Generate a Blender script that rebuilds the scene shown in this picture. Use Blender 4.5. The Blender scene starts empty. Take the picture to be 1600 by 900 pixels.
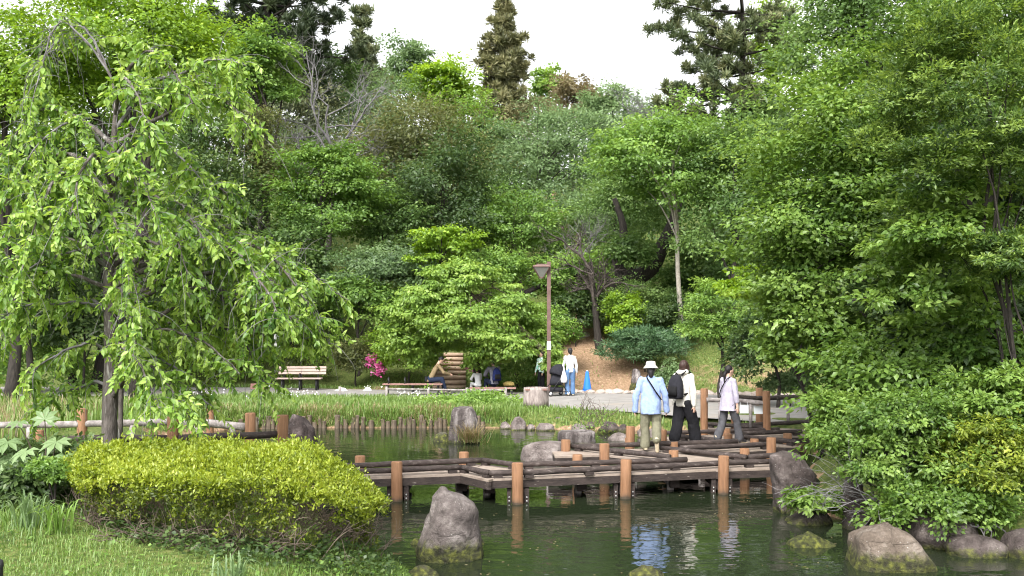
import bpy, bmesh, math, random
import numpy as np
from mathutils import Vector, Matrix, noise as mnoise

# ---------------------------------------------------------------- camera, world, sun, exposure
SC = bpy.context.scene
COL = SC.collection
F, HOR, EYE = 1600.0, 510.0, 2.73          # focal length in photo pixels, eye level row, eye height above the water

cam = bpy.data.cameras.new("camera")
cam.sensor_width = 36.0
cam.lens = 36.0
cam.shift_y = (HOR - 450.0) / 1600.0
cam.clip_start, cam.clip_end = 0.1, 2000.0
camo = bpy.data.objects.new("camera", cam)
camo.location = (0, 0, EYE)
camo.rotation_euler = (math.pi / 2, 0, 0)
COL.objects.link(camo)
SC.camera = camo

SUN_EL, SUN_AZ = math.radians(48), math.radians(200)    # azimuth clockwise from +Y
w = bpy.data.worlds.new("World")
SC.world = w
w.use_nodes = True
nt = w.node_tree
bg = nt.nodes["Background"]
sky = nt.nodes.new("ShaderNodeTexSky")
sky.sky_type = 'NISHITA'
sky.sun_disc = False
sky.sun_elevation = SUN_EL
sky.sun_rotation = SUN_AZ
sky.air_density, sky.dust_density, sky.ozone_density = 1.0, 4.0, 1.0
hs = nt.nodes.new("ShaderNodeHueSaturation")
hs.inputs['Saturation'].default_value = 0.08           # an overcast, nearly white sky
nt.links.new(sky.outputs[0], hs.inputs['Color'])
nt.links.new(hs.outputs[0], bg.inputs['Color'])
bg.inputs['Strength'].default_value = 0.15

sun = bpy.data.lights.new("sun", 'SUN')
sun.energy = 1.3
sun.angle = math.radians(22)
sun.color = (1.0, 0.95, 0.87)
suno = bpy.data.objects.new("sun", sun)
sd = Vector((math.sin(SUN_AZ) * math.cos(SUN_EL), math.cos(SUN_AZ) * math.cos(SUN_EL), math.sin(SUN_EL)))
suno.rotation_euler = (-sd).to_track_quat('-Z', 'Y').to_euler()
suno.location = (0, 0, 40)
COL.objects.link(suno)

SC.view_settings.view_transform = 'Standard'
SC.view_settings.look = 'None'
SC.view_settings.exposure = 1.68
SC.view_settings.gamma = 1.0
SC.view_settings.use_curve_mapping = False
SC.render.engine = 'CYCLES'
SC.cycles.filter_width = 1.1
SC.cycles.max_bounces = 9
SC.cycles.diffuse_bounces = 8
SC.cycles.glossy_bounces = 3
SC.cycles.transmission_bounces = 4
SC.cycles.caustics_reflective = False
SC.cycles.caustics_refractive = False

RNG = np.random.default_rng(7)
random.seed(7)

# ---------------------------------------------------------------- helpers
def P(px, py, z):
    """photo pixel on the horizontal plane at height z -> world"""
    d = F * (EYE - z) / (py - HOR)
    return np.array(((px - 800.0) * d / F, d, z))

def W(px, py, d):
    """photo pixel at distance d -> world"""
    return np.array(((px - 800.0) * d / F, d, EYE - (py - HOR) * d / F))

def nrm(a):
    a = np.asarray(a, float)
    n = np.linalg.norm(a, axis=-1, keepdims=True)
    return a / np.maximum(n, 1e-9)

WLOC = {}
def link(o, parent=None):
    COL.objects.link(o)
    if parent is not None:
        o.parent = parent
    return o

def tag(o, label=None, cat=None, group=None, kind=None):
    if label: o['label'] = label
    if cat: o['category'] = cat
    if group: o['group'] = group
    if kind: o['kind'] = kind
    return o

def thing(name, label, cat, loc, group=None, rotz=0.0):
    o = bpy.data.objects.new(name, None)
    o.empty_display_size = 0.2
    o.location = tuple(float(v) for v in loc)
    o.rotation_euler = (0, 0, rotz)
    link(o)
    WLOC[o.name] = np.array(loc, float)
    return tag(o, label, cat, group)

def mesh_np(name, V, faces, mat=None, smooth=False, tone=None):
    """faces: int array (n,3) or (n,4), or a list of ragged tuples"""
    me = bpy.data.meshes.new(name)
    V = np.asarray(V, np.float32)
    if isinstance(faces, np.ndarray):
        n, k = faces.shape
        me.vertices.add(len(V)); me.vertices.foreach_set('co', V.ravel())
        me.loops.add(n * k); me.loops.foreach_set('vertex_index', faces.astype(np.int32).ravel())
        me.polygons.add(n)
        me.polygons.foreach_set('loop_start', np.arange(0, n * k, k, dtype=np.int32))
        me.polygons.foreach_set('loop_total', np.full(n, k, np.int32))
        me.update(calc_edges=True)
    else:
        me.from_pydata([tuple(map(float, v)) for v in V], [], [tuple(int(i) for i in f) for f in faces])
        me.update()
    if smooth:
        me.polygons.foreach_set('use_smooth', np.ones(len(me.polygons), bool))
    if tone is not None:
        at = me.attributes.new('tone', 'FLOAT', 'FACE')
        at.data.foreach_set('value', np.asarray(tone, np.float32))
    if mat is not None:
        me.materials.append(mat)
    return me

def make(name, V, faces, mat, parent=None, smooth=False, tone=None, local=False):
    """link a mesh; V is in world space unless local"""
    V = np.asarray(V, float)
    w0 = np.zeros(3)
    if parent is not None and not local:
        w0 = WLOC[parent.name]
        V = V - w0
    o = bpy.data.objects.new(name, mesh_np(name, V, faces, mat, smooth, tone))
    link(o, parent)
    WLOC[o.name] = w0
    return o

def whole(name, V, faces, mat, label, cat, base, group=None, smooth=False, tone=None, kind=None):
    """a one-mesh thing with its origin at base"""
    base = np.array(base, float)
    o = bpy.data.objects.new(name, mesh_np(name, np.asarray(V, float) - base, faces, mat, smooth, tone))
    o.location = tuple(base)
    link(o)
    WLOC[o.name] = base
    return tag(o, label, cat, group, kind)

def dup(o, parent, loc, rot=None):
    c = o.copy(); COL.objects.link(c); c.parent = parent
    c.location = tuple(float(v) for v in loc)
    if rot: c.rotation_euler = rot
    return c

class MB:
    """collects vertices and faces"""
    def __init__(s): s.v = []; s.f = []
    def add(s, V, Fs):
        o = len(s.v); s.v.extend([tuple(map(float, p)) for p in V]); s.f.extend([tuple(int(i) + o for i in f) for f in Fs]); return s
    def box(s, c, size, rot=None, taper=1.0):
        x, y, z = [v / 2 for v in size]
        pts = [(-x, -y, -z), (x, -y, -z), (x, y, -z), (-x, y, -z), (-x * taper, -y * taper, z), (x * taper, -y * taper, z), (x * taper, y * taper, z), (-x * taper, y * taper, z)]
        R = rot if rot is not None else Matrix.Identity(3)
        V = [R @ Vector(p) + Vector(c) for p in pts]
        return s.add(V, [(0, 3, 2, 1), (4, 5, 6, 7), (0, 1, 5, 4), (1, 2, 6, 5), (2, 3, 7, 6), (3, 0, 4, 7)])
    def tube(s, pts, rad, n=8, cap=True, wob=0.0):
        V, Fs = tube(pts, rad, n, cap, wob); return s.add(V, Fs)
    def lathe(s, prof, c=(0, 0, 0), n=16, cap=True):
        V = []; Fs = []
        for (r, z) in prof:
            for i in range(n):
                a = 2 * math.pi * i / n
                V.append((c[0] + r * math.cos(a), c[1] + r * math.sin(a), c[2] + z))
        m = len(prof)
        for j in range(m - 1):
            for i in range(n):
                k = (i + 1) % n
                Fs.append((j * n + i, j * n + k, (j + 1) * n + k, (j + 1) * n + i))
        if cap:
            Fs.append(tuple(range(n - 1, -1, -1))); Fs.append(tuple(range((m - 1) * n, m * n)))
        return s.add(V, Fs)
    def loft(s, rings, n=14, sq=2.0):
        """rings: (cx, cy, z, rx, ry)"""
        V = []; Fs = []
        for (cx, cy, z, rx, ry) in rings:
            for i in range(n):
                a = 2 * math.pi * i / n
                ca, sa = math.cos(a), math.sin(a)
                V.append((cx + rx * math.copysign(abs(ca) ** (2 / sq), ca), cy + ry * math.copysign(abs(sa) ** (2 / sq), sa), z))
        m = len(rings)
        for j in range(m - 1):
            for i in range(n):
                k = (i + 1) % n
                Fs.append((j * n + i, j * n + k, (j + 1) * n + k, (j + 1) * n + i))
        Fs.append(tuple(range(n - 1, -1, -1))); Fs.append(tuple(range((m - 1) * n, m * n)))
        return s.add(V, Fs)
    def ell(s, c, r, nu=12, nv=8, rot=None):
        V = [(0, 0, -1)]; Fs = []
        for j in range(1, nv):
            t = math.pi * j / nv
            for i in range(nu):
                a = 2 * math.pi * i / nu
                V.append((math.sin(t) * math.cos(a), math.sin(t) * math.sin(a), -math.cos(t)))
        V.append((0, 0, 1)); top = len(V) - 1
        for i in range(nu):
            k = (i + 1) % nu
            Fs.append((0, 1 + k, 1 + i)); Fs.append((top, 1 + (nv - 2) * nu + i, 1 + (nv - 2) * nu + k))
            for j in range(nv - 2):
                Fs.append((1 + j * nu + i, 1 + j * nu + k, 1 + (j + 1) * nu + k, 1 + (j + 1) * nu + i))
        R = rot if rot is not None else Matrix.Identity(3)
        V = [R @ Vector((p[0] * r[0], p[1] * r[1], p[2] * r[2])) + Vector(c) for p in V]
        return s.add(V, Fs)
    def cap(s, p0, p1, r0, r1, n=10):
        """tapered capsule"""
        p0, p1 = np.array(p0, float), np.array(p1, float)
        ax = p1 - p0; L = np.linalg.norm(ax); ax = ax / max(L, 1e-6)
        pts, rad = [], []
        for k in (85, 60, 30):
            a = math.radians(k); pts.append(p0 - ax * r0 * math.sin(a)); rad.append(r0 * math.cos(a))
        pts += [p0, (p0 + p1) / 2, p1]; rad += [r0, (r0 + r1) / 2, r1]
        for k in (30, 60, 85):
            a = math.radians(k); pts.append(p1 + ax * r1 * math.sin(a)); rad.append(r1 * math.cos(a))
        return s.tube(pts, rad, n)
    def out(s, name, mat, parent=None, smooth=False, local=False):
        return make(name, s.v, s.f, mat, parent, smooth, None, local)
    def outw(s, name, mat, label, cat, base, group=None, smooth=False, kind=None):
        return whole(name, s.v, s.f, mat, label, cat, base, group, smooth, None, kind)

def tube(pts, rad, n=8, cap=True, wob=0.0):
    pts = np.asarray(pts, float); m = len(pts)
    rad = np.full(m, rad, float) if np.isscalar(rad) else np.asarray(rad, float)
    T = nrm(np.gradient(pts, axis=0)) if m > 2 else nrm(np.repeat((pts[1] - pts[0])[None], m, 0))
    ref = np.array((0, 0, 1.0)) if abs(T[:, 2]).mean() < 0.8 else np.array((0, 1.0, 0))
    A = nrm(np.cross(ref, T)); B = np.cross(T, A)
    an = np.arange(n) * 2 * math.pi / n
    rr = rad[:, None] * (1 + (RNG.normal(0, wob, (m, n)) if wob else 0))
    V = pts[:, None, :] + rr[..., None] * (np.cos(an)[None, :, None] * A[:, None, :] + np.sin(an)[None, :, None] * B[:, None, :])
    V = V.reshape(-1, 3)
    i = np.arange(n); k = (i + 1) % n
    Fs = []
    for j in range(m - 1):
        Fs += list(zip(j * n + i, j * n + k, (j + 1) * n + k, (j + 1) * n + i))
    if cap:
        Fs.append(tuple(range(n - 1, -1, -1))); Fs.append(tuple(range((m - 1) * n, m * n)))
    return V, Fs

def smoothpath(pts, n):
    """Catmull-Rom through pts"""
    pts = np.asarray(pts, float)
    p = np.vstack((2 * pts[0] - pts[1], pts, 2 * pts[-1] - pts[-2]))
    out = []
    segs = len(pts) - 1
    for t in np.linspace(0, segs, n):
        i = min(int(t), segs - 1); u = t - i
        a, b, c, d = p[i:i + 4]
        out.append(0.5 * (2 * b + (c - a) * u + (2 * a - 5 * b + 4 * c - d) * u * u + (3 * b - a - 3 * c + d) * u ** 3))
    return np.array(out)

def leaf_arrays(C, D, N, L, Wd, fold=0.25, six=False):
    """leaves at base points C along D with normal N; returns V, tris, leaf index per face"""
    C = np.asarray(C, float); n = len(C)
    D = nrm(D); S = nrm(np.cross(D, N)); U = np.cross(S, D)
    L = np.broadcast_to(L, (n,))[:, None]; Wd = np.broadcast_to(Wd, (n,))[:, None]
    if six:
        b = C; t = C + D * L - U * L * 0.12
        l1 = C + D * L * .32 - S * Wd * .5 + U * Wd * fold; r1 = C + D * L * .32 + S * Wd * .5 + U * Wd * fold
        l2 = C + D * L * .68 - S * Wd * .38 + U * (Wd * fold * .7 - L * .04); r2 = C + D * L * .68 + S * Wd * .38 + U * (Wd * fold * .7 - L * .04)
        V = np.stack((b, l1, l2, t, r2, r1), 1).reshape(-1, 3)
        o = (np.arange(n) * 6)[:, None]
        Fs = np.concatenate((o + [0, 5, 3], o + [5, 4, 3], o + [0, 3, 1], o + [1, 3, 2]), 1).reshape(-1, 3)
        return V, Fs, np.repeat(np.arange(n), 4)
    t = C + D * L
    l = C + D * L * .45 - S * Wd * .5 + U * Wd * fold; r = C + D * L * .45 + S * Wd * .5 + U * Wd * fold
    V = np.stack((C, r, t, l), 1).reshape(-1, 3)
    o = (np.arange(n) * 4)[:, None]
    Fs = np.concatenate((o + [0, 1, 2], o + [0, 2, 3]), 1).reshape(-1, 3)
    return V, Fs, np.repeat(np.arange(n), 2)

# ---------------------------------------------------------------- materials
def newmat(name):
    m = bpy.data.materials.new(name); m.use_nodes = True
    m.node_tree.nodes.clear()
    return m, m.node_tree.nodes, m.node_tree.links

def ramp(nodes, stops, interp='LINEAR'):
    r = nodes.new("ShaderNodeValToRGB"); cr = r.color_ramp; cr.interpolation = interp
    while len(cr.elements) < len(stops): cr.elements.new(0.5)
    for e, (p, c) in zip(cr.elements, stops):
        e.position = p; e.color = (*c, 1)
    return r

def leafmat(name, dark, mid, light, transl=0.35, gloss=0.06, rough=0.45):
    m, N, L = newmat(name)
    at = N.new("ShaderNodeAttribute"); at.attribute_name = 'tone'
    r = ramp(N, [(0.0, dark), (0.5, mid), (1.0, light)])
    L.new(at.outputs['Fac'], r.inputs[0])
    df = N.new("ShaderNodeBsdfDiffuse"); L.new(r.outputs[0], df.inputs[0])
    hsv = N.new("ShaderNodeHueSaturation"); hsv.inputs['Hue'].default_value = 0.485; hsv.inputs['Saturation'].default_value = 1.1; hsv.inputs['Value'].default_value = 1.15
    L.new(r.outputs[0], hsv.inputs['Color'])
    tr = N.new("ShaderNodeBsdfTranslucent"); L.new(hsv.outputs[0], tr.inputs[0])
    mx = N.new("ShaderNodeMixShader"); mx.inputs[0].default_value = transl
    L.new(df.outputs[0], mx.inputs[1]); L.new(tr.outputs[0], mx.inputs[2])
    out = N.new("ShaderNodeOutputMaterial")
    if gloss:
        gl = N.new("ShaderNodeBsdfGlossy"); gl.inputs['Roughness'].default_value = rough
        m2 = N.new("ShaderNodeMixShader"); m2.inputs[0].default_value = gloss
        L.new(mx.outputs[0], m2.inputs[1]); L.new(gl.outputs[0], m2.inputs[2]); L.new(m2.outputs[0], out.inputs[0])
    else:
        L.new(mx.outputs[0], out.inputs[0])
    return m

def noisemat(name, stops, scale=8.0, detail=6, rough=0.8, stretch=(1, 1, 1), bump=0.3, bscale=None, spots=None, spec=0.3, coord='Object', metallic=0.0, dist=0.02):
    """noise ramp colour with bump; spots = (colour, scale, low, high)"""
    m, N, L = newmat(name)
    tc = N.new("ShaderNodeTexCoord"); mp = N.new("ShaderNodeMapping"); mp.inputs['Scale'].default_value = stretch
    L.new(tc.outputs[coord], mp.inputs[0])
    nz = N.new("ShaderNodeTexNoise"); nz.inputs['Scale'].default_value = scale; nz.inputs['Detail'].default_value = detail; nz.inputs['Roughness'].default_value = 0.65
    L.new(mp.outputs[0], nz.inputs['Vector'])
    r = ramp(N, stops); L.new(nz.outputs['Fac'], r.inputs[0])
    col = r.outputs[0]
    if spots:
        n2 = N.new("ShaderNodeTexNoise"); n2.inputs['Scale'].default_value = spots[1]; n2.inputs['Detail'].default_value = 5
        L.new(mp.outputs[0], n2.inputs['Vector'])
        r2 = ramp(N, [(spots[2], (0, 0, 0)), (spots[3], (1, 1, 1))]); L.new(n2.outputs['Fac'], r2.inputs[0])
        mx = N.new("ShaderNodeMix"); mx.data_type = 'RGBA'
        L.new(r2.outputs[0], mx.inputs['Factor']); L.new(col, mx.inputs['A']); mx.inputs['B'].default_value = (*spots[0], 1)
        col = mx.outputs['Result']
    b = N.new("ShaderNodeBsdfPrincipled"); b.inputs['Roughness'].default_value = rough; b.inputs['Specular IOR Level'].default_value = spec; b.inputs['Metallic'].default_value = metallic
    L.new(col, b.inputs['Base Color'])
    if bump:
        n3 = N.new("ShaderNodeTexNoise"); n3.inputs['Scale'].default_value = bscale or scale * 3; n3.inputs['Detail'].default_value = 8
        L.new(mp.outputs[0], n3.inputs['Vector'])
        bp = N.new("ShaderNodeBump"); bp.inputs['Strength'].default_value = bump; bp.inputs['Distance'].default_value = dist
        L.new(n3.outputs['Fac'], bp.inputs['Height']); L.new(bp.outputs[0], b.inputs['Normal'])
    out = N.new("ShaderNodeOutputMaterial"); L.new(b.outputs[0], out.inputs[0])
    return m

def cloth(name, c, k=0.75, scale=14, rough=0.9):
    c = np.array(c); return noisemat(name, [(0.3, tuple(c * k)), (0.7, tuple(np.minimum(c * 1.12, 0.9)))], scale, 4, rough, bump=0.35, bscale=22, spec=0.15)

M = {}
PAL = {
 'lime':   ((.075, .14, .014), (.17, .285, .028), (.29, .42, .055)),
 'bright': ((.050, .107, .018), (.120, .215, .036), (.21, .325, .062)),
 'mid':    ((.040, .083, .018), (.090, .160, .036), (.155, .235, .060)),
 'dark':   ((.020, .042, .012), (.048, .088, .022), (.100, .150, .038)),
 'olive':  ((.044, .058, .016), (.095, .118, .032), (.165, .165, .052)),
 'pale':   ((.054, .095, .034), (.115, .185, .062), (.190, .270, .105)),
 'pine':   ((.036, .054, .022), (.090, .115, .044), (.170, .175, .065)),
 'pineb':  ((.055, .062, .024), (.120, .125, .046), (.200, .185, .075)),
 'rust':   ((.090, .085, .035), (.165, .145, .060), (.220, .190, .090)),
 'weep':   ((.095, .180, .030), (.205, .335, .062), (.340, .470, .105)),
 'pined':  ((.020, .034, .018), (.050, .072, .034), (.095, .115, .050)),
 'cherry': ((.046, .105, .017), (.138, .245, .032), (.280, .395, .078)),
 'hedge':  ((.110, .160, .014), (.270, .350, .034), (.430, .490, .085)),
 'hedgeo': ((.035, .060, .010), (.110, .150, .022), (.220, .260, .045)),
 'broad':  ((.042, .090, .014), (.105, .185, .028), (.200, .300, .062)),
 'everg':  ((.030, .066, .016), (.082, .150, .032), (.250, .360, .075)),
 'yellow': ((.070, .115, .016), (.170, .240, .030), (.360, .420, .065)),
 'juniper':((.018, .045, .016), (.042, .090, .030), (.085, .145, .050)),
 'grass':  ((.055, .115, .020), (.132, .228, .042), (.240, .325, .090)),
 'dry':    ((.200, .150, .070), (.330, .270, .140), (.480, .420, .270)),
 'pink':   ((.450, .060, .200), (.600, .120, .330), (.700, .250, .450)),
 'white':  ((.500, .480, .550), (.650, .630, .680), (.780, .780, .800)),
}
for k, v in PAL.items():
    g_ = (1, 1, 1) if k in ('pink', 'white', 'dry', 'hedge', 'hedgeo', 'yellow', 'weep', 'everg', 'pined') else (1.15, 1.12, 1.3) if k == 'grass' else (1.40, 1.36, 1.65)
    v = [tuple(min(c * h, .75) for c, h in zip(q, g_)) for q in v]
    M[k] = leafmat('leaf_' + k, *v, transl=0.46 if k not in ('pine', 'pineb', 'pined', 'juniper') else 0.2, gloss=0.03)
M['bark'] = noisemat('bark_grey', [(.3, (.045, .038, .033)), (.7, (.15, .13, .12))], 6, 8, .9, (4, 4, 1), .8, 14, ((.26, .25, .23), 5, .58, .7))
M['barkd'] = noisemat('bark_dark', [(.3, (.012, .010, .009)), (.7, (.05, .042, .036))], 6, 8, .9, (4, 4, 1), .8, 14)
M['barkp'] = noisemat('bark_pale', [(.3, (.20, .18, .15)), (.7, (.38, .35, .30))], 5, 6, .9, (3, 3, 1), .3, 12)
M['twig'] = noisemat('twig_grey', [(.3, (.085, .08, .08)), (.7, (.21, .20, .205))], 6, 4, .9, bump=0)
M['twigd'] = noisemat('twig_brown', [(.3, (.06, .045, .036)), (.7, (.20, .155, .125))], 8, 4, .9, bump=0)
def postmat():
    m = noisemat('post_wood', [(.3, (.17, .085, .042)), (.7, (.28, .152, .085))], 5, 7, .75, (9, 9, .5), .5, 22, ((.12, .066, .04), 3.2, .56, .74))
    N, L = m.node_tree.nodes, m.node_tree.links
    b = next(n for n in N if n.type == 'BSDF_PRINCIPLED'); src = b.inputs['Base Color'].links[0].from_socket
    g = N.new('ShaderNodeNewGeometry'); sp = N.new('ShaderNodeSeparateXYZ'); L.new(g.outputs['Position'], sp.inputs[0])
    nz = N.new('ShaderNodeTexNoise'); nz.inputs['Scale'].default_value = 9; L.new(g.outputs['Position'], nz.inputs['Vector'])
    a = N.new('ShaderNodeMath'); a.operation = 'MULTIPLY_ADD'; a.inputs[1].default_value = .10; L.new(nz.outputs['Fac'], a.inputs[0]); L.new(sp.outputs['Z'], a.inputs[2])
    r = ramp(N, [(.065, (1, 1, 1)), (.11, (.25, .25, .25)), (.16, (0, 0, 0))]); L.new(a.outputs[0], r.inputs[0])       # damp, silty band at the water line
    mx = N.new('ShaderNodeMix'); mx.data_type = 'RGBA'; L.new(r.outputs[0], mx.inputs['Factor']); L.new(src, mx.inputs['A']); mx.inputs['B'].default_value = (.06, .045, .032, 1)
    L.new(mx.outputs['Result'], b.inputs['Base Color']); return m
M['post'] = postmat()
M['postold'] = noisemat('post_wood_old', [(.3, (.24, .110, .050)), (.7, (.37, .190, .098))], 5, 6, .75, (8, 8, .6), .35, 20, ((.13, .07, .04), 3.2, .60, .74))
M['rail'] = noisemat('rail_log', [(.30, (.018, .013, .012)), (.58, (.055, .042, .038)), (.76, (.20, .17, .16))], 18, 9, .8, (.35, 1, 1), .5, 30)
M['railw'] = noisemat('rail_log_weathered', [(.3, (.10, .085, .08)), (.6, (.30, .27, .26)), (.78, (.48, .45, .44))], 7, 8, .85, (1, 1, 1), .5, 26)
M['deck'] = noisemat('deck_board', [(.3, (.20, .158, .13)), (.7, (.31, .255, .215))], 6, 6, .8, (1, 1, 1), .25, 30, ((.14, .10, .08), 2.2, .6, .75))
M['fascia'] = noisemat('beam_dark', [(.3, (.016, .012, .011)), (.7, (.060, .045, .040))], 6, 8, .75, (1, 1, 4), .4, 20, ((.25, .22, .20), 9, .66, .74))
M['bolt'] = noisemat('bolt_steel', [(.3, (.5, .5, .5)), (.7, (.7, .7, .7))], 20, 2, .35, bump=0, metallic=.8)
M['black'] = noisemat('dark_metal', [(.3, (.012, .012, .013)), (.7, (.03, .03, .032))], 12, 3, .5, bump=0)

def rockmat(name, a, b, lichen, moss_top, moss_amt, stretch=1.0):
    m, N, L = newmat(name)
    tc = N.new("ShaderNodeTexCoord")
    nz = N.new("ShaderNodeTexNoise"); nz.inputs['Scale'].default_value = 3.2; nz.inputs['Detail'].default_value = 10; nz.inputs['Roughness'].default_value = .7
    mpp = N.new('ShaderNodeMapping'); mpp.inputs['Scale'].default_value = (1, 1, stretch); L.new(tc.outputs['Object'], mpp.inputs[0]); L.new(mpp.outputs[0], nz.inputs['Vector'])
    r = ramp(N, [(.32, a), (.5, b), (.70, lichen)]); L.new(nz.outputs['Fac'], r.inputs[0])
    sp = N.new("ShaderNodeTexVoronoi"); sp.inputs['Scale'].default_value = 24; L.new(tc.outputs['Object'], sp.inputs['Vector'])
    rs = ramp(N, [(.05, (1, 1, 1)), (.2, (0, 0, 0))]); L.new(sp.outputs['Distance'], rs.inputs[0])
    n2 = N.new("ShaderNodeTexNoise"); n2.inputs['Scale'].default_value = 5; L.new(tc.outputs['Object'], n2.inputs['Vector'])
    mul = N.new("ShaderNodeMath"); mul.operation = 'MULTIPLY'; L.new(rs.outputs[0], mul.inputs[0])
    rn = ramp(N, [(.52, (0, 0, 0)), (.62, (.8, .8, .8))]); L.new(n2.outputs['Fac'], rn.inputs[0]); L.new(rn.outputs[0], mul.inputs[1])
    mx = N.new("ShaderNodeMix"); mx.data_type = 'RGBA'; L.new(mul.outputs[0], mx.inputs['Factor']); L.new(r.outputs[0], mx.inputs['A']); mx.inputs['B'].default_value = (.5, .47, .44, 1)
    # moss grows low on the stone, with a ragged edge
    sep = N.new("ShaderNodeSeparateXYZ"); L.new(tc.outputs['Object'], sep.inputs[0])
    n3 = N.new("ShaderNodeTexNoise"); n3.inputs['Scale'].default_value = 7; n3.inputs['Detail'].default_value = 12; n3.inputs['Roughness'].default_value = .75; L.new(tc.outputs['Object'], n3.inputs['Vector'])
    ma = N.new("ShaderNodeMath"); ma.operation = 'MULTIPLY_ADD'; ma.inputs[1].default_value = -1.0 / max(moss_top, .01); ma.inputs[2].default_value = moss_amt; L.new(sep.outputs['Z'], ma.inputs[0])
    ad = N.new("ShaderNodeMath"); ad.operation = 'ADD'; L.new(ma.outputs[0], ad.inputs[0]); L.new(n3.outputs['Fac'], ad.inputs[1])
    rm = ramp(N, [(.70, (0, 0, 0)), (.98, (.92, .92, .92))]); L.new(ad.outputs[0], rm.inputs[0])
    n5 = N.new('ShaderNodeTexNoise'); n5.inputs['Scale'].default_value = 16; n5.inputs['Detail'].default_value = 8; L.new(tc.outputs['Object'], n5.inputs['Vector'])
    rc = ramp(N, [(.38, (.020, .022, .010)), (.55, (.060, .068, .016)), (.72, (.155, .165, .03))]); L.new(n5.outputs['Fac'], rc.inputs[0])
    m2 = N.new("ShaderNodeMix"); m2.data_type = 'RGBA'; L.new(rm.outputs[0], m2.inputs['Factor']); L.new(mx.outputs['Result'], m2.inputs['A']); L.new(rc.outputs[0], m2.inputs['B'])
    b = N.new("ShaderNodeBsdfPrincipled"); b.inputs['Roughness'].default_value = .85; b.inputs['Specular IOR Level'].default_value = .25
    # fracture lines
    dn = N.new("ShaderNodeTexNoise"); dn.inputs['Scale'].default_value = 2.5; dn.inputs['Detail'].default_value = 5; L.new(tc.outputs['Object'], dn.inputs['Vector'])
    dm = N.new("ShaderNodeMix"); dm.data_type = 'RGBA'; dm.blend_type = 'LINEAR_LIGHT'; dm.inputs['Factor'].default_value = .35; L.new(tc.outputs['Object'], dm.inputs['A']); L.new(dn.outputs['Color'], dm.inputs['B'])
    vo = N.new("ShaderNodeTexVoronoi"); vo.feature = 'DISTANCE_TO_EDGE'; vo.inputs['Scale'].default_value = 1.7; L.new(dm.outputs['Result'], vo.inputs['Vector'])
    rv = ramp(N, [(0.0, (.28, .26, .26)), (.018, (.7, .7, .7)), (.05, (1, 1, 1))]); L.new(vo.outputs['Distance'], rv.inputs[0])
    cm = N.new("ShaderNodeMix"); cm.data_type = 'RGBA'; cm.blend_type = 'MULTIPLY'; cm.inputs['Factor'].default_value = .25; L.new(m2.outputs['Result'], cm.inputs['A']); L.new(rv.outputs[0], cm.inputs['B'])
    L.new(cm.outputs['Result'], b.inputs['Base Color'])
    n4 = N.new("ShaderNodeTexNoise"); n4.inputs['Scale'].default_value = 14; n4.inputs['Detail'].default_value = 10; n4.inputs['Roughness'].default_value = .7; L.new(tc.outputs['Object'], n4.inputs['Vector'])
    bp = N.new("ShaderNodeBump"); bp.inputs['Strength'].default_value = 1.0; bp.inputs['Distance'].default_value = .05
    ha = N.new("ShaderNodeMath"); ha.operation = 'MULTIPLY_ADD'; ha.inputs[1].default_value = .22; L.new(rv.outputs[0], ha.inputs[0]); L.new(n4.outputs['Fac'], ha.inputs[2])
    L.new(ha.outputs[0], bp.inputs['Height']); L.new(bp.outputs[0], b.inputs['Normal'])
    out = N.new("ShaderNodeOutputMaterial"); L.new(b.outputs[0], out.inputs[0])
    return m
M['rock'] = rockmat('stone_grey', (.058, .048, .045), (.128, .108, .102), (.28, .25, .235), .42, .84)
M['rockm'] = rockmat('stone_mossy', (.075, .058, .045), (.145, .115, .092), (.28, .24, .205), .42, .86)
M['rockd'] = rockmat('stone_dark', (.018, .014, .014), (.055, .042, .040), (.16, .13, .125), .6, .40)
M['rockp'] = rockmat('stone_pale', (.25, .20, .17), (.40, .33, .29), (.50, .45, .42), .1, .20)
M['rockmm'] = rockmat('stone_all_moss', (.04, .04, .025), (.09, .09, .04), (.16, .16, .08), 1.0, .85)
M['twigk'] = noisemat('twig_dark', [(.3, (.030, .024, .021)), (.7, (.11, .09, .08))], 8, 4, .9, bump=0)
# ---------------------------------------------------------------- the setting: ground, water, path
POND = np.array([(-1.13, 11.25), (-.95, 10.6), (-.85, 9.2), (0, 8.2), (3.0, 7.6), (5.0, 8.6), (5.8, 10.2), (6.6, 11.0), (6.2, 12.6), (5.0, 13.1), (4.75, 14), (4.4, 15.2),
                 (4.8, 16.5), (5.4, 18), (5.8, 20), (6.6, 21.5), (6.0, 23.5), (4.8, 25.5), (3.2, 26.9), (1.35, 27.1), (-.17, 27.5), (-5, 27.5), (-7.5, 27.2),
                 (-8.6, 25), (-8, 22.5), (-6, 20.5), (-4.4, 19.2), (-3.5, 18.6), (-3.3, 17), (-3.2, 15.6), (-2.6, 14.4), (-2, 12.8)])
def sstep(a, b, x):
    t = np.clip((x - a) / (b - a), 0, 1); return t * t * (3 - 2 * t)

def pond_sd(x, y):
    """distance to the shore, negative inside the pond"""
    p = np.stack((x, y), -1); d = np.full(x.shape, 1e9); ins = np.zeros(x.shape, bool)
    n = len(POND)
    for i in range(n):
        a, b = POND[i], POND[(i + 1) % n]
        e = b - a; q = p - a
        t = np.clip((q @ e) / (e @ e), 0, 1)
        d = np.minimum(d, np.linalg.norm(q - t[..., None] * e, axis=-1))
        c = (a[1] > y) != (b[1] > y)
        xi = (b[0] - a[0]) * (y - a[1]) / (b[1] - a[1] + 1e-12) + a[0]
        ins ^= c & (x < xi)
    return np.where(ins, -d, d)

def hillstart(x):
    return 37.3 + 2.0 * sstep(-4.8, -6.5, x) - 1.6 * sstep(1.5, 5, x) - 2.0 * sstep(6, 10, x)

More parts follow.
